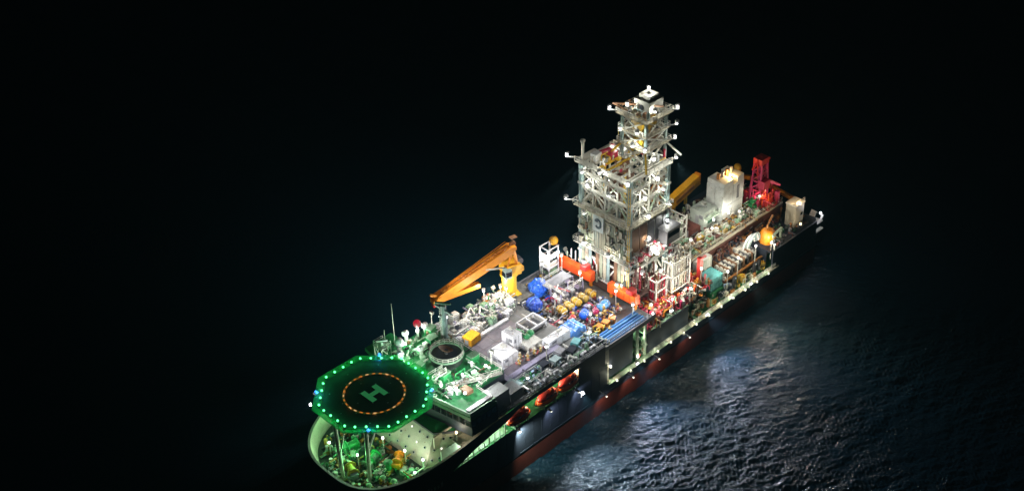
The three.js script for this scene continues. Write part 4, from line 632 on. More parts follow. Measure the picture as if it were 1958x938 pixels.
  for (const [x, z, h, I, l, c, k] of [[-1.6, 1.8, 4.6, 150, 'lamp post between the yellow row and the small blue bundle', [1, 0.97, 0.95], 'lampwhite'], [-11.6, 3.4, 5, 170, 'lamp post in front of the long vermilion beam', [1, 0.97, 0.95], 'lampwhite'], [-12.4, -7, 4.6, 170, 'lamp post in front of the shorter vermilion beam', [1, 0.95, 0.92], 'lampwhite'], [-2.8, -8, 3.8, 140, 'lamp post between the tarpaulin and the blue drums', [0.93, 0.97, 1], 'lampcool'], [-12, -12.4, 3.6, 110, 'lamp post at the aft end of the blue pipe rack', [0.93, 0.97, 1], 'lampcool'], [-8.4, 12.4, 5, 200, 'lamp post beside the larger blue bundle', [1, 1, 1], 'lampwhite'], [-14, 11.4, 5, 130, 'lamp post by the white lattice frame', [1, 1, 0.95], 'lampwhite']]) lampPost(l, [x, 17, z], h, k, I, c);
  // open bay in the port side, and the pillar lamps
  for (const [x, y, z, I, c, l] of [[-11.8, 13.2, -14.4, 26, [0.85, 1, 0.7], 'lamp in the open bay of the port side'], [-0.8, 12, -15.9, 14, [1, 0.95, 0.7], 'lamp beside the beige pillar'], [-10.4, 9, -15.6, 14, [0.9, 1, 0.7], 'lamp low in the open bay at the main deck edge']]) { const t4 = thing('side_lamp', l, 'lamp', [x, y, z]); globe(t4, 0, 0, 0, 'lampwhite', I, c); }
  for (let k = 0; k < 4; k++) valveTree('bay_valve', ORD[k] + ' pale green valve, counted from the bow, in the open port bay', [-10.4 - k * 1.1, 7.5, -13.4 - (k % 2) * 0.9], 'palegreen', 'lightgreen', k, 'pale green valves in the open bay', 0.9 + k * 0.15);
}

// ------------------------------------------------------------------ derrick
{
  const t = thing('derrick', 'tall pale lattice drilling derrick with cladded lower walls and a narrower crown', 'derrick', [0, 0, 0]);
  const X1 = -17.4, X2 = -30.2, Z1 = -6.3, Z2 = 8.2, y0 = 18, yT = 48;
  part(t, 'drill_floor', [bx(18, 0.6, 18.4, -24.4, 17.4, 0.6)], 'deckrust');
  for (const [x, z] of [[X1, Z1], [X1, Z2], [X2, Z1], [X2, Z2]]) { const l = part(t, 'leg', [bx(0.9, yT - 7.6, 0.9, x, 7.6, z)], 'slate'); parts(l, 'flange', [24, 30, 36, 42].map((y) => bx(1.25, 0.5, 1.25, x, y, z)), 'offwhite'); }
  const face = { bow: (s, y) => V(X1, y, Z2 + (Z1 - Z2) * s), port: (s, y) => V(X1 + (X2 - X1) * s, y, Z1), aft: (s, y) => V(X2, y, Z1 + (Z2 - Z1) * s), stbd: (s, y) => V(X2 + (X1 - X2) * s, y, Z2) };
  const levels = [18.2, 23.5, 29, 34.6, 37.0, 41.4, 45.2, 47.8];
  for (const f in face) {
    for (const y of levels) part(t, 'girt', [beam(face[f](0, y), face[f](1, y), 0.5, 0.6)], 'offwhite');
    for (let k = 0; k < levels.length - 1; k++) {
      const a = levels[k], b = levels[k + 1];
      if (f === 'bow' && k < 4 && k > 1) continue;
      const n = b - a > 3.4 ? 2 : 3;
      for (let i = 0; i < n; i++) { const s0 = i / n, s1 = (i + 1) / n, m = (s0 + s1) / 2; part(t, 'brace', [beam(face[f](s0, a), face[f](m, b), 0.34), beam(face[f](m, b), face[f](s1, a), 0.34)], pick(['offwhite', 'cream', 'palegreen', 'offwhite'])); }
      if (k > 3) for (let i = 0; i < n * 2; i++) part(t, 'brace', [beam(face[f](i / n / 2, b), face[f]((i + 1) / n / 2, (a + b) / 2), 0.22)], 'offwhite');
    }
    for (let i = 1; i < 4; i++) part(t, 'upright', [beam(face[f](i / 4, f === 'bow' ? 36.6 : 18), face[f](i / 4, 47.8), 0.36)], 'offwhite');
  }
  // windwall panels on the bow side, and partly on the port side
  for (let k = 0; k < 12; k++) { const z = Z2 - 0.7 - k * 1.12, p = part(t, 'wind_wall_panel', [bx(0.16, 9.4, 1.0, X1 + 0.35, 27.2, z)], pick(['beige', 'cream', 'wallgreen', 'wallgreen', 'slate', 'wallgreen'])); part(p, 'rib', [bx(0.16, 9.3, 0.16, X1 + 0.5, 27.25, z - 0.3), bx(0.16, 9.3, 0.16, X1 + 0.5, 27.25, z + 0.2)], pick(['cream', 'beige', 'wallgreen'])); }
  for (let k = 0; k < 12; k++) if (k % 5 !== 3) part(t, 'wind_wall_panel', [bx(0.14, 7.2, 0.9, X1 + 0.3, 19, Z2 - 0.8 - k * 1.12)], ['wallgreen', 'beige', 'slate', 'wallgreen', 'brown'][k % 5]);
  for (let k = 0; k < 5; k++) part(t, 'wind_wall_panel', [bx(2.4, 6.2, 0.14, X1 - 1.8 - k * 2.7, 28.8, Z1 - 0.3)], k > 1 ? 'darkgrey' : 'brown');
  // monkey-board ring platforms
  for (const [y, m] of [[36.6, 'cream'], [26.6, 'offwhite'], [47.9, 'offwhite']]) {
    if (y > 47) { const p = part(t, 'platform', [bx(1.1, 0.2, 15.2, X1 + 0.9, y, 1.4), bx(8.2, 0.2, 1.0, -26.2, y, Z1 - 0.8), bx(5.4, 0.2, 1.0, -20.4, y, Z2 + 0.8)], m); part(p, 'railing', [...railing([[X1 + 1.4, y + 0.2, -5], [X1 + 1.4, y + 0.2, 9]], 1.2, 1.4), ...railing([[-22.4, y + 0.2, Z1 - 1.2], [-30.2, y + 0.2, Z1 - 1.2]], 1.2, 1.6)], 'offwhite'); continue; }
    const p = part(t, 'platform', [bx(1.3, 0.2, 16.6, X1 + 1.0, y, 0.95), bx(0.8, 0.2, 16, X2 - 0.5, y, 0.95), bx(13.2, 0.2, 1.1, -24.0, y, Z1 - 0.9), bx(13.2, 0.2, 1.1, -24.0, y, Z2 + 0.9)], m);
    part(p, 'railing', railing([[X1 + 1.6, y + 0.2, Z1 - 1.4], [X1 + 1.6, y + 0.2, Z2 + 1.3], [X2 - 0.8, y + 0.2, Z2 + 1.3], [X2 - 0.8, y + 0.2, Z1 - 1.4], [X1 + 1.6, y + 0.2, Z1 - 1.4]], 1.2, 1.4), 'offwhite');
  }
  for (let k = 0; k < 7; k++) part(t, 'top_beam', [beam([X1, 48.0, Z2 - 1.2 - k * 2.1], [X2, 48.0, Z2 - 1.2 - k * 2.1], 0.35, 0.5)], k === 2 || k === 3 ? 'yellow' : 'offwhite');
  part(t, 'travelling_block', [bx(3.6, 7.4, 4.2, -23.4, 37.6, 1.4), bx(2, 3, 2.6, -23.4, 45, 1.4)], 'brownred', 'brown travelling block inside the derrick'); part(t, 'guide_rail', [bx(0.4, 29, 0.4, -20.6, 18.2, 4), bx(0.4, 29, 0.4, -20.6, 18.2, -2)], 'yellow');
  part(t, 'drawworks', [bx(5, 4, 4, -21, 18.2, 0.6), tube([-19, 20.4, -2.6], [-19, 20.4, 4], 1.4, 16)], 'rustred', 'red brown drawworks at the derrick foot');
  for (let k = 0; k < 9; k++) part(t, 'stand_pipe', [bx(0.2, 26, 0.2, -22 - (k % 3) * 1.1, 18.2, -5 + Math.floor(k / 3) * 0.9)], ['slate', 'brown', 'cream'][k % 3]);
  const big = part(t, 'mud_hose', pathTube([[-18.6, 40, -4], [-18, 33, -2], [-18.3, 27, 1], [-19, 21, 3]], 0.3), 'brown'); 
  part(t, 'corner_ladder', [bx(0.1, 29, 0.1, X1 + 0.9, 18, Z1 - 0.9), bx(0.1, 29, 0.1, X1 + 0.9, 18, Z1 - 0.3), ...Array.from({ length: 30 }, (_, k) => bx(0.08, 0.08, 0.6, X1 + 0.9, 18.6 + k * 0.95, Z1 - 0.6))], 'yellow');
  // sign: pale board with a dark curled emblem
  const sg = part(t, 'sign_board', [bx(0.2, 4.2, 3.2, X1 + 1.0, 32.0, 2.1)], 'signpale', 'pale square sign with a dark curled emblem');
  const S = new THREE.CatmullRomCurve3([V(0, 0.75, 0.7), V(0, 1.15, 0.1), V(0, 0.7, -0.65), V(0, 0, -0.75), V(0, -0.7, -0.6), V(0, -1.1, 0.1), V(0, -0.7, 0.65)]);
  part(sg, 'emblem', new THREE.TubeGeometry(S, 30, 0.32, 8).scale(0.4, 1, 1).translate(X1 + 1.12, 34.1, 2.1), 'emblem'); part(sg, 'emblem', [bx(0.1, 0.55, 0.9, X1 + 1.15, 34.5, 2.6)], 'emblem');
  // crown: narrower lattice on the aft side
  const cx = -27.6, cz = -1.2, w = 3.4, L2 = [48.2, 52.2, 55.2, 59.2];
  const cor = (k, y, r = w) => V(cx + [r, r, -r, -r][k % 4], y, cz + [r, -r, -r, r][k % 4]);
  for (let k = 0; k < 4; k++) { part(t, 'crown_leg', [beam(cor(k, 48), cor(k, 59.4), 0.55)], 'slate'); for (let i = 0; i < 3; i++) { part(t, 'crown_brace', [beam(cor(k, L2[i]), cor(k + 1, L2[i + 1]), 0.32), beam(cor(k + 1, L2[i]), cor(k, L2[i + 1]), 0.32)], 'offwhite'); part(t, 'crown_girt', [beam(cor(k, L2[i + 1]), cor(k + 1, L2[i + 1]), 0.45)], 'offwhite'); } part(t, 'crown_knee', [beam(cor(k, 48.4, 6), cor(k, 52, w), 0.4)], k < 2 ? 'yellow' : 'offwhite'); }
  for (const [y, r] of [[52.2, 4.3], [55.6, 4.1], [59.4, 4.5]]) { const p = part(t, 'crown_platform', [bx(r * 2, 0.18, 1.3, cx, y, cz - r + 0.6), bx(r * 2, 0.18, 1.3, cx, y, cz + r - 0.6), bx(1.3, 0.18, r * 2 - 2.6, cx + r - 0.6, y, cz), bx(1.3, 0.18, r * 2 - 2.6, cx - r + 0.6, y, cz)], 'cream'); part(p, 'railing', railing([[cx + r, y + 0.2, cz - r], [cx + r, y + 0.2, cz + r], [cx - r, y + 0.2, cz + r], [cx - r, y + 0.2, cz - r], [cx + r, y + 0.2, cz - r]], 1.1, 1.2), 'offwhite'); }
  part(t, 'crown_block', [tube([cx - 2.4, 57.4, cz], [cx + 2.4, 57.4, cz], 1.5, 20), bx(5, 1, 3, cx, 55.8, cz)], 'gold', 'yellow brown crown block with sheaves'); for (let k = 0; k < 5; k++) part(t, 'sheave', [tube([cx - 2 + k, 57.4, cz], [cx - 1.7 + k, 57.4, cz], 1.8, 20)], 'yellow');
  part(t, 'top_house', [bx(4.6, 2.8, 4.4, cx - 0.6, 60.2, cz - 0.6), bx(3, 1, 3, cx - 0.6, 63, cz - 0.6)], 'offwhite'); part(t, 'top_hatch', [tube([cx + 1.7, 61.4, cz - 0.6], [cx + 1.85, 61.4, cz - 0.6], 0.6, 14)], 'black'); part(t, 'gin_pole', [beam([cx + 4.6, 61.5, cz + 5.4], [cx - 1, 62, cz - 4.6], 0.35), beam([cx + 4.6, 61.5, cz + 5.4], [cx + 2, 59.4, cz + 3], 0.25)], 'brown', 'brown jib across the crown');
  part(t, 'crown_bundle', [bx(2.4, 1.4, 2, -22.4, 48.3, 3.8), tube([-20.6, 49.4, 5.4], [-23, 49.6, 4.6], 0.7, 12)], 'crimson', 'red gear on the derrick top'); part(t, 'vent_pipe', [cyl(0.32, 5, -17.6, 48.2, 8.0, 10), cyl(0.55, 0.5, -17.6, 52.6, 8.0, 10)], 'offwhite'); parts(t, 'top_tank', [bx(2, 1.8, 1.6, -19.4, 48.2, 5.6), bx(1.6, 1.2, 1.6, -24.8, 48.2, 5.2)], 'white');
  // floodlights: hooded fittings with glowing globes on the corners and walls
  const FL = [
    [X1 + 2.4, 49.6, Z2 + 2.2, 60], [X1 + 2.4, 49.0, 0.6, 70], [X1 + 2.2, 49.0, Z1 - 1.2, 60], [X2 - 0.9, 49.4, Z1 - 1.6, 60], [-24.4, 46.8, Z1 - 2.0, 60],
    [X1 + 2.6, 38.4, Z2 + 2.4, 55], [X1 + 1.4, 43.2, Z2 - 3, 45], [X1 + 1.4, 43.4, -1.2, 45], [-21, 43, Z1 - 1.4, 55], [-27.4, 42.6, Z1 - 1.4, 55], [-21.4, 38.4, Z1 - 2.2, 60], [-28.6, 38.6, Z1 - 2.2, 55],
    [X1 + 2.6, 28.2, Z2 - 3, 60], [X1 + 2.6, 28.4, -2.4, 60], [X1 + 2.4, 21.2, -5, 40], [X1 + 2.2, 22.8, 5.4, 40], [-24.6, 27.2, Z1 - 2.6, 60], [-30, 24, Z1 - 2.4, 50],
    [cx + 5.4, 60.8, cz + 5.4, 50], [cx + 5.2, 57.4, cz - 2.4, 45], [cx - 4.8, 60.8, cz - 5.4, 50], [cx - 5, 56.8, cz - 5.2, 50], [cx - 4.6, 53.4, cz - 5.2, 50], [cx + 5, 53.6, cz - 1, 50], [cx + 5, 53.6, cz - 4.6, 40], [cx + 2.8, 50, cz + 5.6, 40], [cx - 0.6, 65.4, cz - 0.6, 50],
    [-23, 41, 6.2, 50], [-21, 33, 2, 40], [-27, 46, 3, 50],
  ];
  FL.push([cx + 3.9, 62.4, cz + 1.6, 46], [cx + 1.4, 61.8, cz - 4.2, 40], [cx + 4.4, 55.9, cz + 3.2, 24], [X1 + 1.6, 46.4, 6.6, 30], [-26, 50, Z1 + 0.6, 30], [-22.2, 31.6, Z1 - 1.6, 36], [-29.4, 33.2, Z1 - 1.2, 30], [X1 + 1.8, 36, 5.8, 24], [-26.6, 20.6, Z1 - 1.8, 44], [-20.4, 23.4, Z1 - 1.6, 44]);  // first entry added to lighten the front of the top house
  FL.forEach(([x, y, z, I], i) => {
    const top = y > 49.8, hx = THREE.MathUtils.clamp(x, top ? cx - w : X2, top ? cx + w : X1), hz = THREE.MathUtils.clamp(z, top ? cz - w : Z1, top ? cz + w : Z2);
    const arm = Math.hypot(hx - x, hz - z) > 0.3 ? [beam([x, y - 0.66, z], [hx, y - 0.9, hz], 0.22)] : [bx(0.2, 1.2, 0.2, x, y - 1.8, z)];
    const p = part(t, 'floodlight', [...arm, bx(0.7, 0.14, 0.7, x, y + 0.42, z), bx(0.12, 1.1, 0.12, x + 0.3, y - 0.6, z + 0.3), bx(0.5, 0.1, 0.5, x, y - 0.62, z)], 'grey');
    if (i % 2) part(p, 'glare_cap', new THREE.SphereGeometry(0.62, 14, 6, 0, Math.PI * 2, 0, 1.2).translate(x, y - 0.1, z), 'white');  // white cap added beside every other lamp to read as wider glare
    part(p, 'lamp_globe', sph(0.235, x, y, z, 10), i % 3 ? 'lampwhite' : 'lampcool'); point(x, y, z, I * 0.78, [1, 1, 0.87], 10);
  });
  // the strong beams down on the decks
  spot([X1 + 2.4, 47.2, 5], [14, 19, 2], 2500, 26, [1, 0.98, 0.97], 20); spot([X1 + 2.4, 47.2, -4], [2, 17, -8], 2600, 26, [1, 0.98, 0.97], 20); spot([X1 + 2.4, 47.0, 7.4], [-4, 17, 9], 2600, 24, [1, 0.98, 0.95], 20);
  spot([X1 + 2.4, 47.4, 8], [10, 26, 15.5], 3400, 15, [1, 0.93, 0.8], 16);  // extra beam added to brighten the crane boom
  spot([X2 - 2, 46.8, Z1 - 1], [-52, 13, -9], 3000, 23, [1, 0.96, 0.86], 20); spot([X2 - 2, 46.8, Z2], [-57, 18, 4], 1800, 26, [1, 0.96, 0.86], 20); spot([-22, 36, Z1 - 2.6], [-30, 12, -13], 1700, 34, [1, 0.95, 0.8], 16);
}

// ------------------------------------------------------------------ port working deck abaft the derrick's forward foot
{
  const reds = ['crimson', 'red', 'vermilion', 'magenta', 'orange', 'pink'];
  // tall white pipe racks standing against the port side of the derrick
  const rack = (name, label, pos, w, h, d, mat, n) => { const t = thing(name, label, 'pipe rack', pos); for (let k = 0; k < n; k++) part(t, 'pipe', [cyl(0.17, h * rr(0.86, 1), -w / 2 + 0.3 + (k % Math.ceil(n / 3)) * (w - 0.6) / (Math.ceil(n / 3) - 1), 0.3, (Math.floor(k / Math.ceil(n / 3)) - 1) * d * 0.34, 8)], pick(mat)); parts(t, 'frame_bar', [0.25, 0.6, 0.95].flatMap((s) => [beam([-w / 2, h * s, -d / 2], [w / 2, h * s, -d / 2], 0.26), beam([-w / 2, h * s, d / 2], [w / 2, h * s, d / 2], 0.26), beam([-w / 2, h * s, -d / 2], [-w / 2, h * s, d / 2], 0.26), beam([w / 2, h * s, -d / 2], [w / 2, h * s, d / 2], 0.26)]), 'offwhite'); part(t, 'base', [bx(w + 0.4, 0.3, d + 0.4)], 'darkgrey'); for (const x of [-w / 2, w / 2]) for (const z of [-d / 2, d / 2]) part(t, 'post', [bx(0.28, h, 0.28, x, 0.3, z)], 'offwhite'); return t; };
  rack('white_pipe_rack', 'tall pale rack of upright pipes beside the port side of the derrick', [-30.4, 13, -9.8], 6.4, 11, 3, ['offwhite', 'cream', 'beige', 'steel'], 24);
  rack('grey_pipe_rack', 'whitish rack of upright pipes abaft the derrick, below the second crane', [-42.6, 16.1, 2.4], 7, 7.2, 5, ['white', 'offwhite', 'grey', 'palegreen'], 33);
  rack('brown_pipe_rack', 'shorter brownish rack of upright pipes close to the port derrick leg', [-24.2, 13, -9.4], 3.6, 8, 2.4, ['brown', 'crimson', 'offwhite', 'rustred'], 15);
  const dk = thing('dark_cabin', 'dark drill cabin halfway up the port side of the derrick', 'cabin', [-29, 28.4, -8.4]); part(dk, 'body', [bx(4.6, 3.6, 2.6)], 'darkgrey'); part(dk, 'window', [bx(3.8, 1.1, 0.1, 0, 1.8, -1.32)], 'glass'); part(dk, 'roof', [bx(4.9, 0.25, 2.9, 0, 3.6, 0)], 'midgrey'); part(dk, 'bracket', [beam([-2, -1.6, 1.3], [-2, 0, -1.2], 0.3), beam([2, -1.6, 1.3], [2, 0, -1.2], 0.3)], 'offwhite');
  const rl = thing('hose_reel', 'dark ring shaped hose reel below the pale pipe rack', 'reel', [-31.6, 13, -12.6], undefined, 0.3); part(rl, 'ring', [new THREE.TorusGeometry(1.5, 0.4, 10, 28).rotateX(1.2).translate(0, 1.6, 0)], 'rubber'); part(rl, 'stand', [beam([-1.5, 0, 0], [-1, 1.5, 0], 0.25), beam([1.5, 0, 0], [1, 1.5, 0], 0.25)], 'offwhite');
  const gold = [['valve_skid', 'red'], ['valve_skid', 'pink']];
  // red and orange machinery on the light green deck
  const M0 = [[-16, -9.2, 'red', 'orange'], [-18.4, -10.8, 'pink', 'offwhite'], [-20.6, -8.6, 'orange', 'amber'], [-22.6, -10.9, 'crimson', 'gold'], [-24.8, -12.8, 'magenta', 'offwhite'], [-27, -9.4, 'orange', 'red'], [-20.2, -12.9, 'offwhite', 'pink'], [-17.2, -13, 'pink', 'red']];
  M0.forEach(([x, z, a, b], i) => pumpSkid('mud_pump', [`${a === 'offwhite' ? 'off white' : a} pump with ${b === 'offwhite' ? 'off white' : b} pipes, light green deck, ` + ['nearest the vermilion beam', 'second from the vermilion beam', 'close under the derrick leg', 'in the middle of the deck', 'by the low dark panel', 'at the aft end of the deck', 'behind the low panel', 'at the forward port corner'][i]][0], [x, 13, z], a, b, i * 0.9));
  for (let k = 0; k < 12; k++) { const x = -15.4 - k * 1.08 + rr(-0.4, 0.4), z = rr(-14.2, -7.4); valveTree('red_valve', ORD[k] + ' red or orange valve stack from the bow on the light green deck', [x, 13, z], pick(reds), pick(['offwhite', 'gold', ...reds]), rr(0, 3), 'red and orange valve stacks on the light green deck', rr(0.6, 1.15)); }
  for (let k = 0; k < 10; k++) { const x = -17.2 - k * 1.05, z = rr(-14, -8), m = pick(['rustred', 'crimson', 'offwhite', 'cream', 'orange']); pipeRun(ORD[k] + ' bent pipe from the bow crossing the light green deck', [[x, 13.1, z], [x, 14.2 + rnd() * 1.6, z], [x - rr(2, 4), 14.2 + rnd() * 1.6, z + rr(-1, 1)], [x - 4, 13, z + rr(0, 2)]], rr(0.13, 0.24), m, 'bent pipes on the light green deck'); }
  for (let k = 0; k < 5; k++) { const t = thing('pipe_riser', ORD[k] + ' upright crimson pipe, counted from the bow, by the port derrick face', 'pipe', [-18.6 - k * 1.6, 13, -7.4], 'upright crimson pipes by the derrick'); part(t, 'pipe', [cyl(0.26, rr(8, 13), 0, 0, 0, 10)], k % 2 ? 'crimson' : 'rustred'); part(t, 'clamp', [2, 5, 8].map((y) => bx(0.8, 0.3, 0.7, 0, y, 0.2)), 'offwhite'); }
  const post = thing('red_king_post', 'tall bright red post at the aft end of the light green deck', 'post', [-37.6, 13.0, -11.2]); part(post, 'column', [bx(0.95, 7.4, 0.95)], 'red'); part(post, 'arm', [beam([0, 7, 0], [-2.6, 6.4, 0.4], 0.5)], 'red'); part(post, 'base', [bx(1.8, 0.3, 1.8)], 'crimson');
  part(ship, 'mezzanine_deck', [bx(11, 0.35, 7, -34.7, 12.75, -9.9)], 'deckrust', 'rust brown after end of the working deck');
  const tealH = containerBox('teal_cabin', 'teal cabin on a green base standing on the main deck abaft the red post', 'cabin', [-42.6, 9.3, -10.9], [4.4, 3.6, 3.6], 'teal', 0); const tb = thing('machinery_skid', 'green machinery skid under the teal cabin', 'skid', [-42.6, 7.45, -11.2]); part(tb, 'body', [bx(4.8, 1.8, 4.4)], 'green'); part(tb, 'skid', [bx(5, 0.2, 0.3, 0, 0.02, -2.3)], 'lightgreen'); part(tb, 'lug', [bx(0.3, 0.6, 0.3, 2.2, 1.2, -2.3), bx(0.3, 0.6, 0.3, -2.2, 1.2, -2.3)], 'offwhite');
  const bd = tank('blue_drum', 'dark blue drum at the foot of the green machinery base', [-43, 7.45, -14.2], 0.6, 1, 'navy', 0.2);
  containerBox('cream_cabin', 'cream coloured cabin abaft the red post, above the teal one', 'cabin', [-42.8, 13, -7.6], [5, 3, 2.4], 'offwhite', 0);
  // ribbed riser pile in the port waist
  const pile = thing('riser_pile', 'pale ribbed pile of large riser pipes lying fore and aft on the port main deck', 'pipe pile', [-53.4, 8.6, -9.6]);
  for (let r = 0; r < 3; r++) for (let k = 0; k < 4 - (r > 1 ? 1 : 0); k++) part(pile, 'riser', [tube([-6.2, 0.75 + r * 1.15, -1.9 + k * 1.25 + (r % 2) * 0.5], [6.2, 0.75 + r * 1.15, -1.9 + k * 1.25 + (r % 2) * 0.5], 0.56, 12)], pick(['cream', 'offwhite', 'pinkgrey'])); for (let k = 0; k < 8; k++) part(pile, 'strap', [bx(0.3, 3.9, 5.4, -5.6 + k * 1.6, 0, -0.1)], k % 2 ? 'brown' : 'darkgrey'); part(pile, 'cradle', [bx(12.6, 0.5, 5.6, 0, -0.6, 0)], 'rustred');
  const rl2 = thing('waist_rail', 'orange brown rail beam along the outer side of the riser pile', 'beam', [-54.6, 9.6, -12.8]); part(rl2, 'rail', [bx(17, 0.5, 0.5)], 'orangebrown'); for (let k = 0; k < 5; k++) part(rl2, 'bracket', [bx(0.4, 1.7, 0.4, -8 + k * 4, -1.7, 0)], 'brown');
  const drums = [['navy', 'dark blue steel drum standing nearest the teal cabin on the port main deck', -46.4], ['rubber', 'black ring fender next to the dark blue drum on the port main deck', -48.4], ['gold', 'brass coloured machine between the black fenders on the port main deck', -51.8], ['rubber', 'pair of black ring fenders nearest the stern post on the port main deck', -56.6], ['gold', 'small brass coloured machine close to the stern post on the port main deck', -59.6]];
  drums.forEach(([m, l, x], i) => { const t = thing(m === 'rubber' ? 'ring_fender' : m === 'navy' ? 'steel_drum' : 'deck_machine', l, m === 'rubber' ? 'fender' : m === 'navy' ? 'drum' : 'machine', [x, 7.45, -13.8]); if (m === 'rubber') { part(t, 'ring', [new THREE.TorusGeometry(1.05, 0.5, 10, 24).rotateY(0.5).translate(0, 1.6, 0), ...(i === 3 ? [new THREE.TorusGeometry(1.05, 0.5, 10, 24).rotateY(0.5).translate(-1.7, 1.6, 0)] : [])], 'rubber'); part(t, 'chock', [bx(2.4, 0.4, 0.6, -0.4, 0, 0)], 'lightgreen'); part(t, 'tag', [bx(0.5, 0.5, 0.1, 0.2, 2.6, -0.5)], 'paleblue'); } else { part(t, 'body', [cyl(0.9, 1.7, 0, 0, 0, 16), cyl(0.95, 0.15, 0, 0.8, 0, 16)], m); part(t, 'pipe', pathTube([[0.4, 1.7, 0], [0.4, 2.4, 0], [1.6, 2.4, 0.3], [1.6, 0.2, 0.3]], 0.16), m === 'gold' ? 'yellow' : 'paleblue'); part(t, 'lid', [cyl(0.6, 0.25, 0, 1.7, 0, 14)], m === 'gold' ? 'amber' : 'grey'); } });
  const oc = thing('orange_buoy_tank', 'big upright orange tank near the stern on the port side', 'tank', [-64.4, 10.4, -11.6]); part(oc, 'shell', new THREE.LatheGeometry([[0, 0], [1.7, 0.02], [2.1, 0.7], [2.15, 2.4], [2.0, 4.3], [1.3, 5.2], [0.8, 5.5], [0, 5.6]].map((p) => new THREE.Vector2(...p)), 9), 'orange'); part(oc, 'rib', [1.2, 2.4, 3.6].map((y) => new THREE.TorusGeometry(2.06, 0.1, 5, 28).rotateX(Math.PI / 2).translate(0, y, 0)), 'orange'); part(oc, 'pipe', pathTube([[0.4, 5.4, 0], [0.4, 6.6, 0], [-3, 7.6, 1]], 0.25), 'orangebrown'); part(oc, 'stand', [bx(3.6, 0.3, 3.6, 0, -0.3, 0)], 'brown');
  for (let k = 0; k < 4; k++) { const t = thing('white_hose', ORD[k] + ' pale arched hose, counted from the bow, forward of the orange tank', 'hose', [-58.6 - k * 0.55, 10, -9.6 - k * 0.2], 'pale arched hoses beside the orange tank'); part(t, 'hose', new THREE.TubeGeometry(new THREE.CatmullRomCurve3([V(1.6, 0, 0), V(1.3, 3, 0), V(0, 5.0, -0.2), V(-1.6, 5.4, -0.3), V(-2.6, 3, -0.4)]), 18, 0.24, 7), k % 2 ? 'slate' : 'white'); part(t, 'coupling', [cyl(0.35, 0.4, 1.6, -0.1, 0, 10)], 'steel'); }
  containerBox('white_cabin', 'white low cabin under the pipe deck forward of the arched hoses', 'cabin', [-57.4, 11, -8.4], [4.2, 1.8, 1.8], 'offwhite', 0);
  // waist lamps
  for (const [x, y, z, I, c, l] of [[-16.8, 17.0, -14.4, 90, [1, 0.95, 0.85], 'lamp at the forward corner of the light green deck'], [-23.4, 17.6, -14.6, 110, [1, 0.95, 0.85], 'lamp above the middle of the light green deck'], [-30, 17.2, -14.6, 110, [1, 0.93, 0.8], 'lamp above the aft end of the light green deck'], [-36.4, 18.6, -12.6, 80, [1, 0.95, 0.85], 'lamp beside the red post'], [-44.6, 14.4, -14.4, 75, [1, 0.97, 0.75], 'lamp over the teal cabin'], [-50, 15.2, -13.4, 90, [1, 0.92, 0.72], 'lamp over the forward end of the riser pile'], [-57, 15.2, -13.4, 90, [1, 0.92, 0.72], 'lamp over the aft end of the riser pile'], [-61.6, 14.6, -14.8, 70, [1, 0.93, 0.75], 'lamp on the white stern post']]) { const t = thing('deck_lamp', l, 'lamp', [x, y, z]); part(t, 'post', [cyl(0.1, Math.min(y - 7.4, 5) - 0.6, 0, -Math.min(y - 7.4, 5), 0, 8)], 'offwhite'); globe(t, 0, 0, 0, 'lampwhite', I, c); }
  for (let k = 0; k < 13; k++) { const t = thing('walkway_lamp', ORD[k] + ' small lamp, counted from the bow, outboard of the lit port walkway', 'lamp', [-1.6 - k * 4.7, 8.3, -17.1], 'small lamps along the port walkway'); globe(t, 0, 0, 0, 'lampdim', 15, [0.97, 1, 0.74], { r: 0.14 }); part(t, 'outrigger', [beam([0, -0.6, 0], [0, -0.7, 1.1], 0.1)], 'offwhite'); }
}

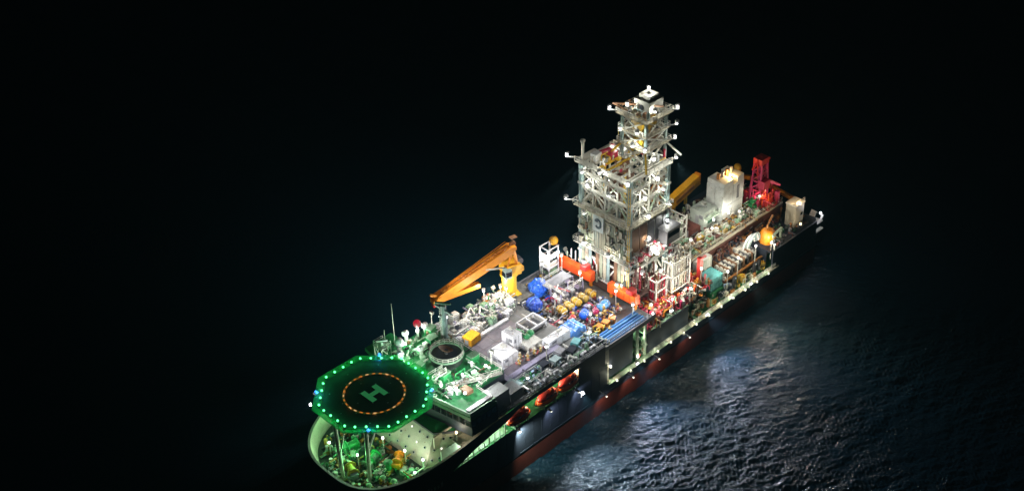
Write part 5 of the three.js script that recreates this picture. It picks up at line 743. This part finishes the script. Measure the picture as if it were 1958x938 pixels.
// ------------------------------------------------------------------ pipe deck and stern
{
  const clut = [['lightgreen', 'pale green'], ['cream', 'cream'], ['beige', 'beige'], ['gold', 'brass coloured']];
  clut.forEach(([m, n], i) => { for (let k = 0; k < 5; k++) { const x = -43 - k * 6.6 - i * 1.6, t = thing('deck_tank_unit', ORD[k] + ' ' + n + ' tank unit from the derrick, on the pipe deck edge', 'tank unit', [x, 16.1, -4.6 + (i % 2) * 1.6 + rr(-0.3, 0.3)], n + ' tank units on the pipe deck edge', rr(-0.1, 0.1)); const h = rr(0.8, 1.8); part(t, 'body', [bx(1.4, h, 1.5)], m); part(t, 'pipe', pathTube([[-0.5, h, 0], [-0.5, h + 0.7, 0], [0.7, h + 0.7, 0.2], [0.7, 0, 0.9]], 0.14), 'offwhite'); part(t, 'lid', [cyl(0.45, 0.2, 0.1, h, -0.2, 12)], pick(['lightgreen', 'offwhite', 'brown'])); } });
  for (let k = 0; k < 9; k++) { const t = thing('drill_pipe', ORD[k] + ' long drill pipe, counted from port, lying on the pipe deck', 'pipe', [-55.6, 16.1, -1.4 + k * 0.6 - (k > 4 ? 0 : 0)], 'drill pipes lying on the pipe deck'); if (k < 3) { part(t, 'pipe', [tube([-5, 0.3, -2], [12, 0.3, -2], 0.2, 8)], pick(['rustred', 'brown', 'cream'])); part(t, 'tool_joint', [tube([11.4, 0.3, -2], [12.1, 0.3, -2], 0.28, 8), tube([-5.1, 0.3, -2], [-4.4, 0.3, -2], 0.28, 8)], 'steel'); } else { part(t, 'pipe', [tube([-2, 0.3, 3], [12, 0.3, 3], 0.2, 8)], pick(['rustred', 'brown', 'cream'])); part(t, 'tool_joint', [tube([11.4, 0.3, 3], [12.1, 0.3, 3], 0.28, 8)], 'steel'); } }
  part(ship, 'pipe_deck_edge', [bx(38.6, 0.5, 0.5, -57.3, 16.02, -7.0)], 'cream'); part(ship, 'pipe_deck_rail', railing([[-38.4, 16.5, -6.9], [-76.6, 16.5, -6.9]], 1.2, 2), 'cream');
  // funnel casing
  const f = thing('funnel_casing', 'tall pale grey funnel casing with a notched top near the stern', 'funnel', [0, 0, 0]);
  part(f, 'casing', plate([[-57.4, -2.4], [-57.4, 2.8], [-65.6, 2.8], [-65.6, -2.4]], 16, 26.4), 'palegrey'); part(f, 'upper_casing', [bx(3.6, 1.5, 5.2, -59.4, 26.4, 0.2), bx(2.4, 1.5, 5.2, -64.2, 26.4, 0.2)], 'palegrey'); part(f, 'louvre', [bx(0.9, 3.8, 0.1, -63.4, 21.6, -2.42)], 'darkgrey', 'dark upright louvre'); for (let k = 0; k < 4; k++) part(f, 'exhaust_pipe', [cyl(0.42, 2.2, -58.6 - k * 1.7, 27.2, 0.4, 12)], k % 2 ? 'midgrey' : 'orangebrown'); part(f, 'seam', [bx(8.3, 0.12, 0.1, -61.5, 21, -2.43), bx(0.12, 10.2, 0.1, -61.3, 16.1, -2.44), bx(0.1, 10.2, 0.12, -57.37, 16.1, 0.2)], 'grey');
  const g = containerBox('vent_house', 'lower pale green house with a dark opening in front of the funnel casing', 'house', [-54.6, 16.02, 1.4], [4.6, 5.2, 4.2], 'palegrey2', 0, undefined, false); part(g, 'opening', [bx(1.8, 1.7, 0.1, -0.2, 1.6, -2.16)], 'darkgreen'); part(g, 'platform', [bx(4.8, 0.2, 1.2, 0, 3.6, -2.7), ...railing([[-2.4, 3.8, -3.2], [2.4, 3.8, -3.2]])], 'palegreen');
  containerBox('rust_container', 'rust red container between the pipe rack and the vent house', 'container', [-49, 16.02, 0.6], [3.2, 2.6, 3], 'rustred', 0);
  globe(f, -61.6, 28.4, -1.0, 'lampwarm', 120, [1, 0.62, 0.24]); globe(f, -57.6, 20.6, -4.2, 'lampwhite', 34, [1, 0.95, 0.85]);
  globe(g, 0.3, 3.2, -3.6, 'lampwhite', 22, [1, 1, 0.9]);
  for (const [x, y, z, I, c, l] of [[-50, 19.6, -5, 60, [1, 0.95, 0.8], 'lamp post at the forward end of the pipe deck edge'], [-60.4, 19.8, -5.4, 70, [1, 0.95, 0.8], 'lamp post before the funnel casing on the pipe deck'], [-69.6, 19.8, -4.8, 65, [1, 0.92, 0.75], 'lamp post at the after end of the pipe deck'], [-42, 20, -4.8, 90, [1, 0.95, 0.85], 'lamp post on the pipe deck beside the whitish pipe rack']]) lampPost(l, [x, 16, z], y - 16, 'lampwhite', I, c);
  const gh = thing('green_machine', 'small green machine on the pipe deck abaft the funnel casing', 'machine', [-69.4, 16.02, -3.4]); part(gh, 'body', [bx(3.4, 2, 2.8), cyl(0.9, 1, 0.4, 2, 0, 14)], 'green'); part(gh, 'skirt', [bx(3.8, 0.4, 3.2)], 'lightgreen'); part(gh, 'pipe', pathTube([[-1, 2, 0], [-1, 3, 0], [-2.6, 3, 0], [-2.6, 0, 0]], 0.2), 'offwhite');
  // aft cranes
  knuckleCrane('second orange knuckle boom crane rising behind the derrick on the starboard side', [-50.5, 12.0, 12.6], -0.06, { reach: 5.4, tip: 9.6, fold: 1.6, foldUp: -1.6, s: 0.98 });
  const b2 = thing('crane_boom', 'raised orange box boom end pointing aft behind the derrick', 'boom', [-55.4, 19.8, 9.2]); part(b2, 'box', [beam([4.4, -0.6, 1], [-6.8, 3.0, 0.4], 1.9, 2.8)], 'amber'); part(b2, 'slot', [beam([2, 0.2, -0.2], [-4.4, 2.25, -0.55], 0.16, 0.9)], 'orangebrown'); part(b2, 'head', [bx(0.6, 2.4, 1.6, -7, 2.2, 0.4)], 'orange'); part(b2, 'rest', [bx(0.8, 3.6, 0.8, 1.6, -3.6, 1), bx(0.6, 3, 0.6, -3, -3, 0.8)], 'yellow');
  const rc = thing('red_lattice_crane', 'magenta red lattice crane tower at the stern', 'crane', [-71.6, 16, -3.0]); const ct = ['magenta', 'crimson'];
  const q = (k, y, r) => V([r, r, -r, -r][k % 4], y, [r, -r, -r, r][k % 4]);
  for (let k = 0; k < 4; k++) { part(rc, 'leg', [beam(q(k, 0, 1.7), q(k, 12.5, 1.1), 0.42)], 'magenta'); for (let i = 0; i < 5; i++) part(rc, 'brace', [beam(q(k, i * 2.5, 1.7 - i * 0.12), q(k + 1, i * 2.5 + 2.5, 1.58 - i * 0.12), 0.26), beam(q(k, i * 2.5 + 2.5, 1.58 - i * 0.12), q(k + 1, i * 2.5 + 2.5, 1.58 - i * 0.12), 0.26)], ct[i % 2]); }
  part(rc, 'cab', [bx(2.4, 2.2, 2, 0.4, 6, -1.6)], 'crimson'); part(rc, 'head', [bx(3, 1.6, 2.6, 0, 12.4, 0), beam([0, 14, 0], [-3.6, 12.2, 0], 0.5), beam([0, 14, 0], [3, 11.4, 0.4], 0.4), beam([1.6, 13.8, 0], [2.6, 10, -1], 0.3)], 'red'); part(rc, 'jib', [beam([-0.6, 8, -0.6], [-4.8, 5, -3], 0.5), beam([-0.6, 7, 0.6], [-4.8, 5, -3], 0.4), beam([0, 3, -1.4], [-3.6, 0.6, -3], 0.6, 0.9)], 'magenta'); part(rc, 'machinery', [bx(2.6, 2.4, 2.8, -0.4, 1, -1.8)], 'red');
  const ob = thing('orange_stern_boom', 'orange boom lying across the stern behind the red lattice crane', 'boom', [-75.5, 18.6, 0.2]); part(ob, 'boom', [beam([4.4, 3.6, 3.2], [-0.6, 1.6, 0.6], 0.9, 1.0), beam([-0.6, 1.6, 0.6], [-5.0, -3.0, -8.6], 0.9, 1.0)], 'orange'); part(ob, 'head', [tube([4.6, 3, 3.6], [4.6, 6.2, 3.0], 0.75, 14), sph(0.95, 4.8, 6.4, 3.2, 12)], 'amber'); part(ob, 'rest', [bx(0.6, 4.6, 0.6, 3, -1.6, 2.6), bx(0.6, 5, 0.6, -3, -6.4, -4)], 'orangebrown');
  const sh = thing('stern_house', 'beige house at the after end of the pipe deck facing the port quarter', 'house', [-75.6, 11.6, -11.6]); part(sh, 'body', [bx(3.6, 6.8, 3)], 'beige'); part(sh, 'roof', [bx(3.9, 0.3, 3.3, 0, 6.8, 0)], 'offwhite'); part(sh, 'door', [bx(1.1, 2.2, 0.1, 0.6, 0.2, -1.52)], 'cream'); part(sh, 'window', [bx(0.8, 0.8, 0.1, -0.9, 3.4, -1.53)], 'glass'); part(sh, 'bracket', [bx(3.4, 0.8, 1.2, 0.6, -0.8, -2.0), bx(0.7, 3.4, 0.7, 2.2, -4.1, -2.4)], 'palegreen'); part(sh, 'rail', railing([[-1.8, 7.1, -1.5], [1.8, 7.1, -1.5]]), 'offwhite');
  globe(sh, 1.6, 8.4, -2.4, 'lampwarm', 90, [1, 0.72, 0.4]); globe(sh, 3.0, 3.6, -4, 'lampwarm', 24, [1, 0.85, 0.6]);
  const sc2 = thing('stern_cradle', 'pale green cradle frame abaft the upright orange tank', 'frame', [-67.4, 12.02, -13.4]); parts(sc2, 'frame_bar', [beam([0, 0, 0], [0, 3.6, 0], 0.5), beam([3.4, 0, 0], [3.4, 3, 0], 0.5), beam([0, 3.4, 0], [3.4, 2.8, 0], 0.5), beam([0, 0, 0], [3.4, 3, 0], 0.35)], 'palegreen'); part(sc2, 'chock', [bx(1.4, 0.8, 1.6, 1.6, 0, 0)], 'darkgreen'); part(sc2, 'fender', [bx(0.7, 3.2, 0.5, -0.6, -3.4, -2.2)], 'palegreen');
  // white lit piece beyond the dark stern
  const wp = thing('stern_platform', 'small white lit platform hanging beyond the dark stern', 'platform', [-82.8, 9.4, -13.6]); part(wp, 'panel', [beam([1.4, 0, 1.2], [-0.6, 3.4, 1.0], 1.6, 0.4), bx(3, 0.3, 2.2, -0.2, 0.6, 0)], 'white'); part(wp, 'ledge', [bx(3.6, 0.3, 0.9, 0.3, -1.4, -1.2)], 'offwhite'); part(wp, 'bracket', [beam([3, -1, 0.6], [-1, 0.5, 0.6], 0.25), beam([-0.8, 0.8, -0.8], [-1.8, 2.4, -0.9], 0.4)], 'white'); globe(wp, 0.6, 4.4, -1.6, 'lampcool', 0, null); point(-82.2, 13.8, -15.6, 46, [0.92, 0.93, 1]);
}

// ------------------------------------------------------------------ the small fittings nobody could count: pipes, brackets, boxes and hoses crowding the decks
function tangle(name, label, [xa, xb], [za, zb], y, hMax, colours, n, keep = () => true) {
  const t = thing(name, label, 'fittings', [0, 0, 0]); t.userData.kind = 'stuff';
  const by = {};
  for (let k = 0; k < n; k++) {
    const x = rr(xa, xb), z = rr(za, zb), c = pick(colours), h = rr(0.3, hMax), kind = rnd(), g = (by[c] ??= []);
    if (!keep(x, z)) continue;
    if (kind < 0.3) g.push(bx(rr(0.4, 1.3), h * 0.7, rr(0.4, 1.1), x, y, z, rnd() < 0.2 ? rr(0, 1.5) : 0));
    else if (kind < 0.45) g.push(cyl(rr(0.15, 0.4), h, x, y, z, 8), sph(0.35, x, y + h, z, 8));
    else if (kind < 0.7) { const L = rr(1, 4), r = rr(0.08, 0.18), a = rnd() < 0.5, yy = y + rr(0.15, h); g.push(tube([x - (a ? L / 2 : 0), yy, z - (a ? 0 : L / 2)], [x + (a ? L / 2 : 0), yy, z + (a ? 0 : L / 2)], r, 6), bx(0.12, yy - y, 0.12, x, y, z)); }
    else if (kind < 0.88) { const L = rr(0.6, 2), a = rnd() < 0.5, q = (s) => [x + (a ? s * L : 0), 0, z + (a ? 0 : s * L)], A = q(-0.5), B = q(0.5); g.push(...pathTube([[A[0], y, A[2]], [A[0], y + h, A[2]], [B[0], y + h, B[2]], [B[0], y, B[2]]], rr(0.08, 0.16), 6)); }
    else g.push(new THREE.TorusGeometry(rr(0.25, 0.6), 0.1, 5, 12).rotateX(Math.PI / 2 * Math.round(rnd())).translate(x, y + 0.5, z));
  }
  for (const c in by) if (by[c].length) { const p = part(t, 'fitting', by[c], c); p.userData.kind = 'stuff'; }
}
const W = ['white', 'offwhite', 'offwhite', 'grey'];
tangle('deck_fittings', 'jumble of small pipes, boxes and hoses crowding the midship deck before the derrick', [-14, 6.5], [-9.4, 14.4], 17, 1.7, ['purple', 'grey', 'midgrey', 'offwhite', 'white', 'brown', 'darkgrey', 'darkgrey', 'pinkgrey', 'blue', 'crimson', 'gold'], 420);
tangle('deck_fittings', 'jumble of white and green pipework crowding the starboard roof deck', [3, 25], [6.8, 15.4], 18.7, 2.0, [...W, 'palegreen', 'lightgreen', 'midgrey', 'darkgrey', 'purple'], 300);
tangle('deck_fittings', 'jumble of slate and grey fittings along the port roof strip', [0, 24], [-15.4, -10.2], 18.7, 1.3, ['slate', 'midgrey', 'darkgrey', 'navy', 'offwhite', 'lightgreen', 'paleblue'], 200);
tangle('deck_fittings', 'jumble of red, orange and cream piping on the light green deck', [-38.6, -15], [-14.8, -7.2], 12.95, 3.4, ['red', 'crimson', 'orange', 'vermilion', 'pink', 'cream', 'offwhite', 'rustred', 'magenta', 'gold', 'darkgrey', 'lightgreen'], 380);
tangle('deck_fittings', 'jumble of cream and green fittings on the long pipe deck', [-76, -40], [-6.4, 9], 16, 1.6, ['cream', 'beige', 'lightgreen', 'brown', 'gold', 'palegreen', 'rustred', 'darkgrey', 'offwhite'], 420, (x, z) => !(x > -66 && x < -52 && z > -3 && z < 4));
tangle('deck_fittings', 'jumble of green and dark winch fittings on the foredeck', [50, 63.4], [-11, 11], 12, 1.5, ['green', 'lightgreen', 'darkgreen', 'darkgrey', 'offwhite', 'gold', 'orangebrown', 'darkgreen'], 260, (x, z) => Math.abs(z) < halfBeam(x, 12) - 1.6);
tangle('deck_fittings', 'jumble of white pipes and aerial feet on the bridge roof', [27, 42], [-9.6, 11], 24, 1.4, ['white', 'offwhite', 'palegreen', 'lightgreen', 'green', 'deckdark', 'brown'], 190, (x, z) => Math.hypot(x - 32, z) > 4.6);
tangle('deck_fittings', 'jumble of dark, olive and cream gear on the port main deck', [-61.5, -28], [-15.2, -8], 7.4, 2.2, ['darkgrey', 'gold', 'cream', 'lightgreen', 'navy', 'brown', 'rubber', 'offwhite', 'orangebrown'], 260, (x, z) => x > -46 || z < -12.4);
tangle('deck_fittings', 'jumble of brown and cream gear on the drill floor inside the derrick', [-32, -16], [-7.6, 9], 18, 5.5, ['brown', 'cream', 'slate', 'rustred', 'offwhite', 'crimson', 'wallgreen', 'gold'], 260);
tangle('deck_fittings', 'jumble of white rails and lockers abaft the derrick', [-40.5, -33], [-6, 9], 16, 4.5, [...W, 'cream', 'crimson', 'rustred', 'brown'], 150);
tangle('deck_fittings', 'jumble of pale gear on the open floor at the derrick top', [-30.6, -18], [-5.6, 7.6], 48.2, 1.8, [...W, 'cream', 'yellow', 'crimson'], 70);
tangle('deck_fittings', 'jumble of pipes and boxes hung on the middle level of the derrick', [-30.6, -17.8], [-6, 8], 36.8, 5, [...W, 'cream', 'beige', 'brown', 'steel'], 110);
tangle('deck_fittings', 'jumble of gear under the crown of the derrick', [-30.6, -24.6], [-3, 3.6], 52.3, 3, ['gold', 'cream', 'offwhite', 'yellow', 'brown'], 50);

for (const [y, l] of [[27.2, 'lower'], [30.2, 'middle'], [33.2, 'upper']]) tangle('wall_fittings', `thin pipes and boxes on the ${l} part of the bow side cladding of the derrick`, [-16.95, -16.6], [-6, 8], y, 2.6, ['cream', 'beige', 'slate', 'darkgrey', 'brown', 'offwhite', 'wallgreen'], 34, (x, z) => Math.abs(z - 2.1) > 2.4);
tangle('wall_fittings', 'dark pipes and brackets along the red brown wall under the pipe deck', [-76, -39], [-7.9, -7.2], 12.2, 2.8, ['rustred', 'darkgrey', 'brown', 'black', 'orangebrown', 'rustred'], 170);
tangle('crown_fittings', 'jumble of lamps brackets, boxes and cables on the derrick crown', [-31, -24.4], [-4.6, 2.2], 59.6, 2.2, ['offwhite', 'cream', 'grey', 'brown', 'slate'], 60);
tangle('level_fittings', 'jumble of pale boxes and pipes along the lower ring walkway of the derrick', [-30, -16], [-8, -6.6], 26.9, 2.2, ['offwhite', 'white', 'cream', 'crimson', 'slate'], 60);
tangle('crane_fittings', 'tangle of magenta and red bars round the lattice crane at the stern', [-75.5, -68.6], [-7, 0.5], 16, 6.5, ['magenta', 'crimson', 'red', 'magenta', 'vermilion'], 70);
tangle('pipe_deck_fittings', 'taller cream, rust and green gear standing along the pipe deck', [-74, -46], [-6.4, -1], 16, 3.0, ['cream', 'beige', 'rustred', 'lightgreen', 'gold', 'orangebrown', 'offwhite', 'darkgrey'], 130, (x, z) => !(x > -66 && x < -52 && z > -3.4));
tangle('stern_fittings', 'dark bollards and winch gear on the unlit stern deck', [-79, -63], [-15, 6], 12.2, 1.5, ['darkgrey', 'black', 'rustred', 'darkgreen', 'orangebrown', 'midgrey'], 160);
for (const [x, l] of [[3, 'added lamp under the tall dark hull panel washing the red waterline band'], [-6, 'added lamp below the beige pillar side washing the red waterline band'], [-15, 'added lamp below the open bay washing the red waterline band'], [-26, 'added lamp below the long low dark panel washing the red waterline band']]) {
  const t = thing('added_hull_lamp', l, 'lamp', [x, 6.9, -18.2]); part(t, 'arm', [beam([0, 0.25, 0], [0, 0.3, 2.3], 0.12)], 'midgrey'); part(t, 'lens_lamp', [bx(0.3, 0.1, 0.3, 0, -0.05, 0)], 'lampdim'); spot([x, 6.8, -18.1], [x - 2, 1.2, -16], x < -20 ? 34 : 62, 56, [1, 0.93, 0.85], 10);  // unseen lamps added to brighten the hull and the red waterline band
}
// ------------------------------------------------------------------ floodlights over the side onto the water
for (const [p, a, I, deg, c, l] of [
  [[-8, 9.4, -17.6], [-4, 0, -36], 3000, 46, [0.7, 0.76, 1], 'floodlight on an outrigger below the tall dark side panels pointing out to sea'],
  [[-33, 9.4, -17.6], [-32, 0, -38], 3600, 46, [0.72, 0.76, 1], 'floodlight on an outrigger abaft the low dark panel pointing out to sea'],
  [[-50, 9.4, -17.6], [-46, 0, -42], 2000, 44, [1, 0.8, 0.62], 'warm floodlight on an outrigger by the riser pile pointing out to sea'],
  [[10, 11.6, -17.6], [18, 0, -40], 3000, 48, [0.66, 0.84, 1], 'floodlight on an outrigger below the lifeboat recess pointing out to sea'],
  [[-20, 17.4, -17.2], [-12, 0, -50], 1500, 34, [0.7, 0.85, 1], 'floodlight over the low dark panel pointing far out to sea'],
  [[4, 20, 16.4], [4, 0, 44], 2000, 52, [0.78, 1, 0.96], 'floodlight on the starboard roof edge pointing down at the sea'],
  [[-20, 19, 16.2], [-20, 0, 40], 2000, 52, [0.75, 1, 1], 'floodlight on the starboard side by the derrick pointing down at the sea'],
]) {
  const t = thing('sea_floodlight', l, 'floodlight', p), d = v3(a).sub(v3(p)).normalize();
  part(t, 'housing', [turned(new THREE.BoxGeometry(0.8, 0.5, 0.8), V(0, 0, 0).addScaledVector(d, -0.5), V(0, 0, 0).addScaledVector(d, -0.1))], 'offwhite'); part(t, 'lens_lamp', [turned(new THREE.CylinderGeometry(0.34, 0.34, 0.08, 14), V(0, 0, 0).addScaledVector(d, -0.04), V(0, 0, 0).addScaledVector(d, 0.06))], 'lampcool'); part(t, 'arm', [beam([0, -1.2, Math.sign(-d.z) * 0.5], [0, -0.1, Math.sign(-d.z) * 0.3], 0.16)], 'offwhite');
  spot(v3(p).addScaledVector(d, 0.2).toArray(), a, I, deg, c, 14, { pen: 1 });
}
scene.fog = new THREE.FogExp2(0x6f9aaa, 0.0002);
renderer.render(scene, camera);
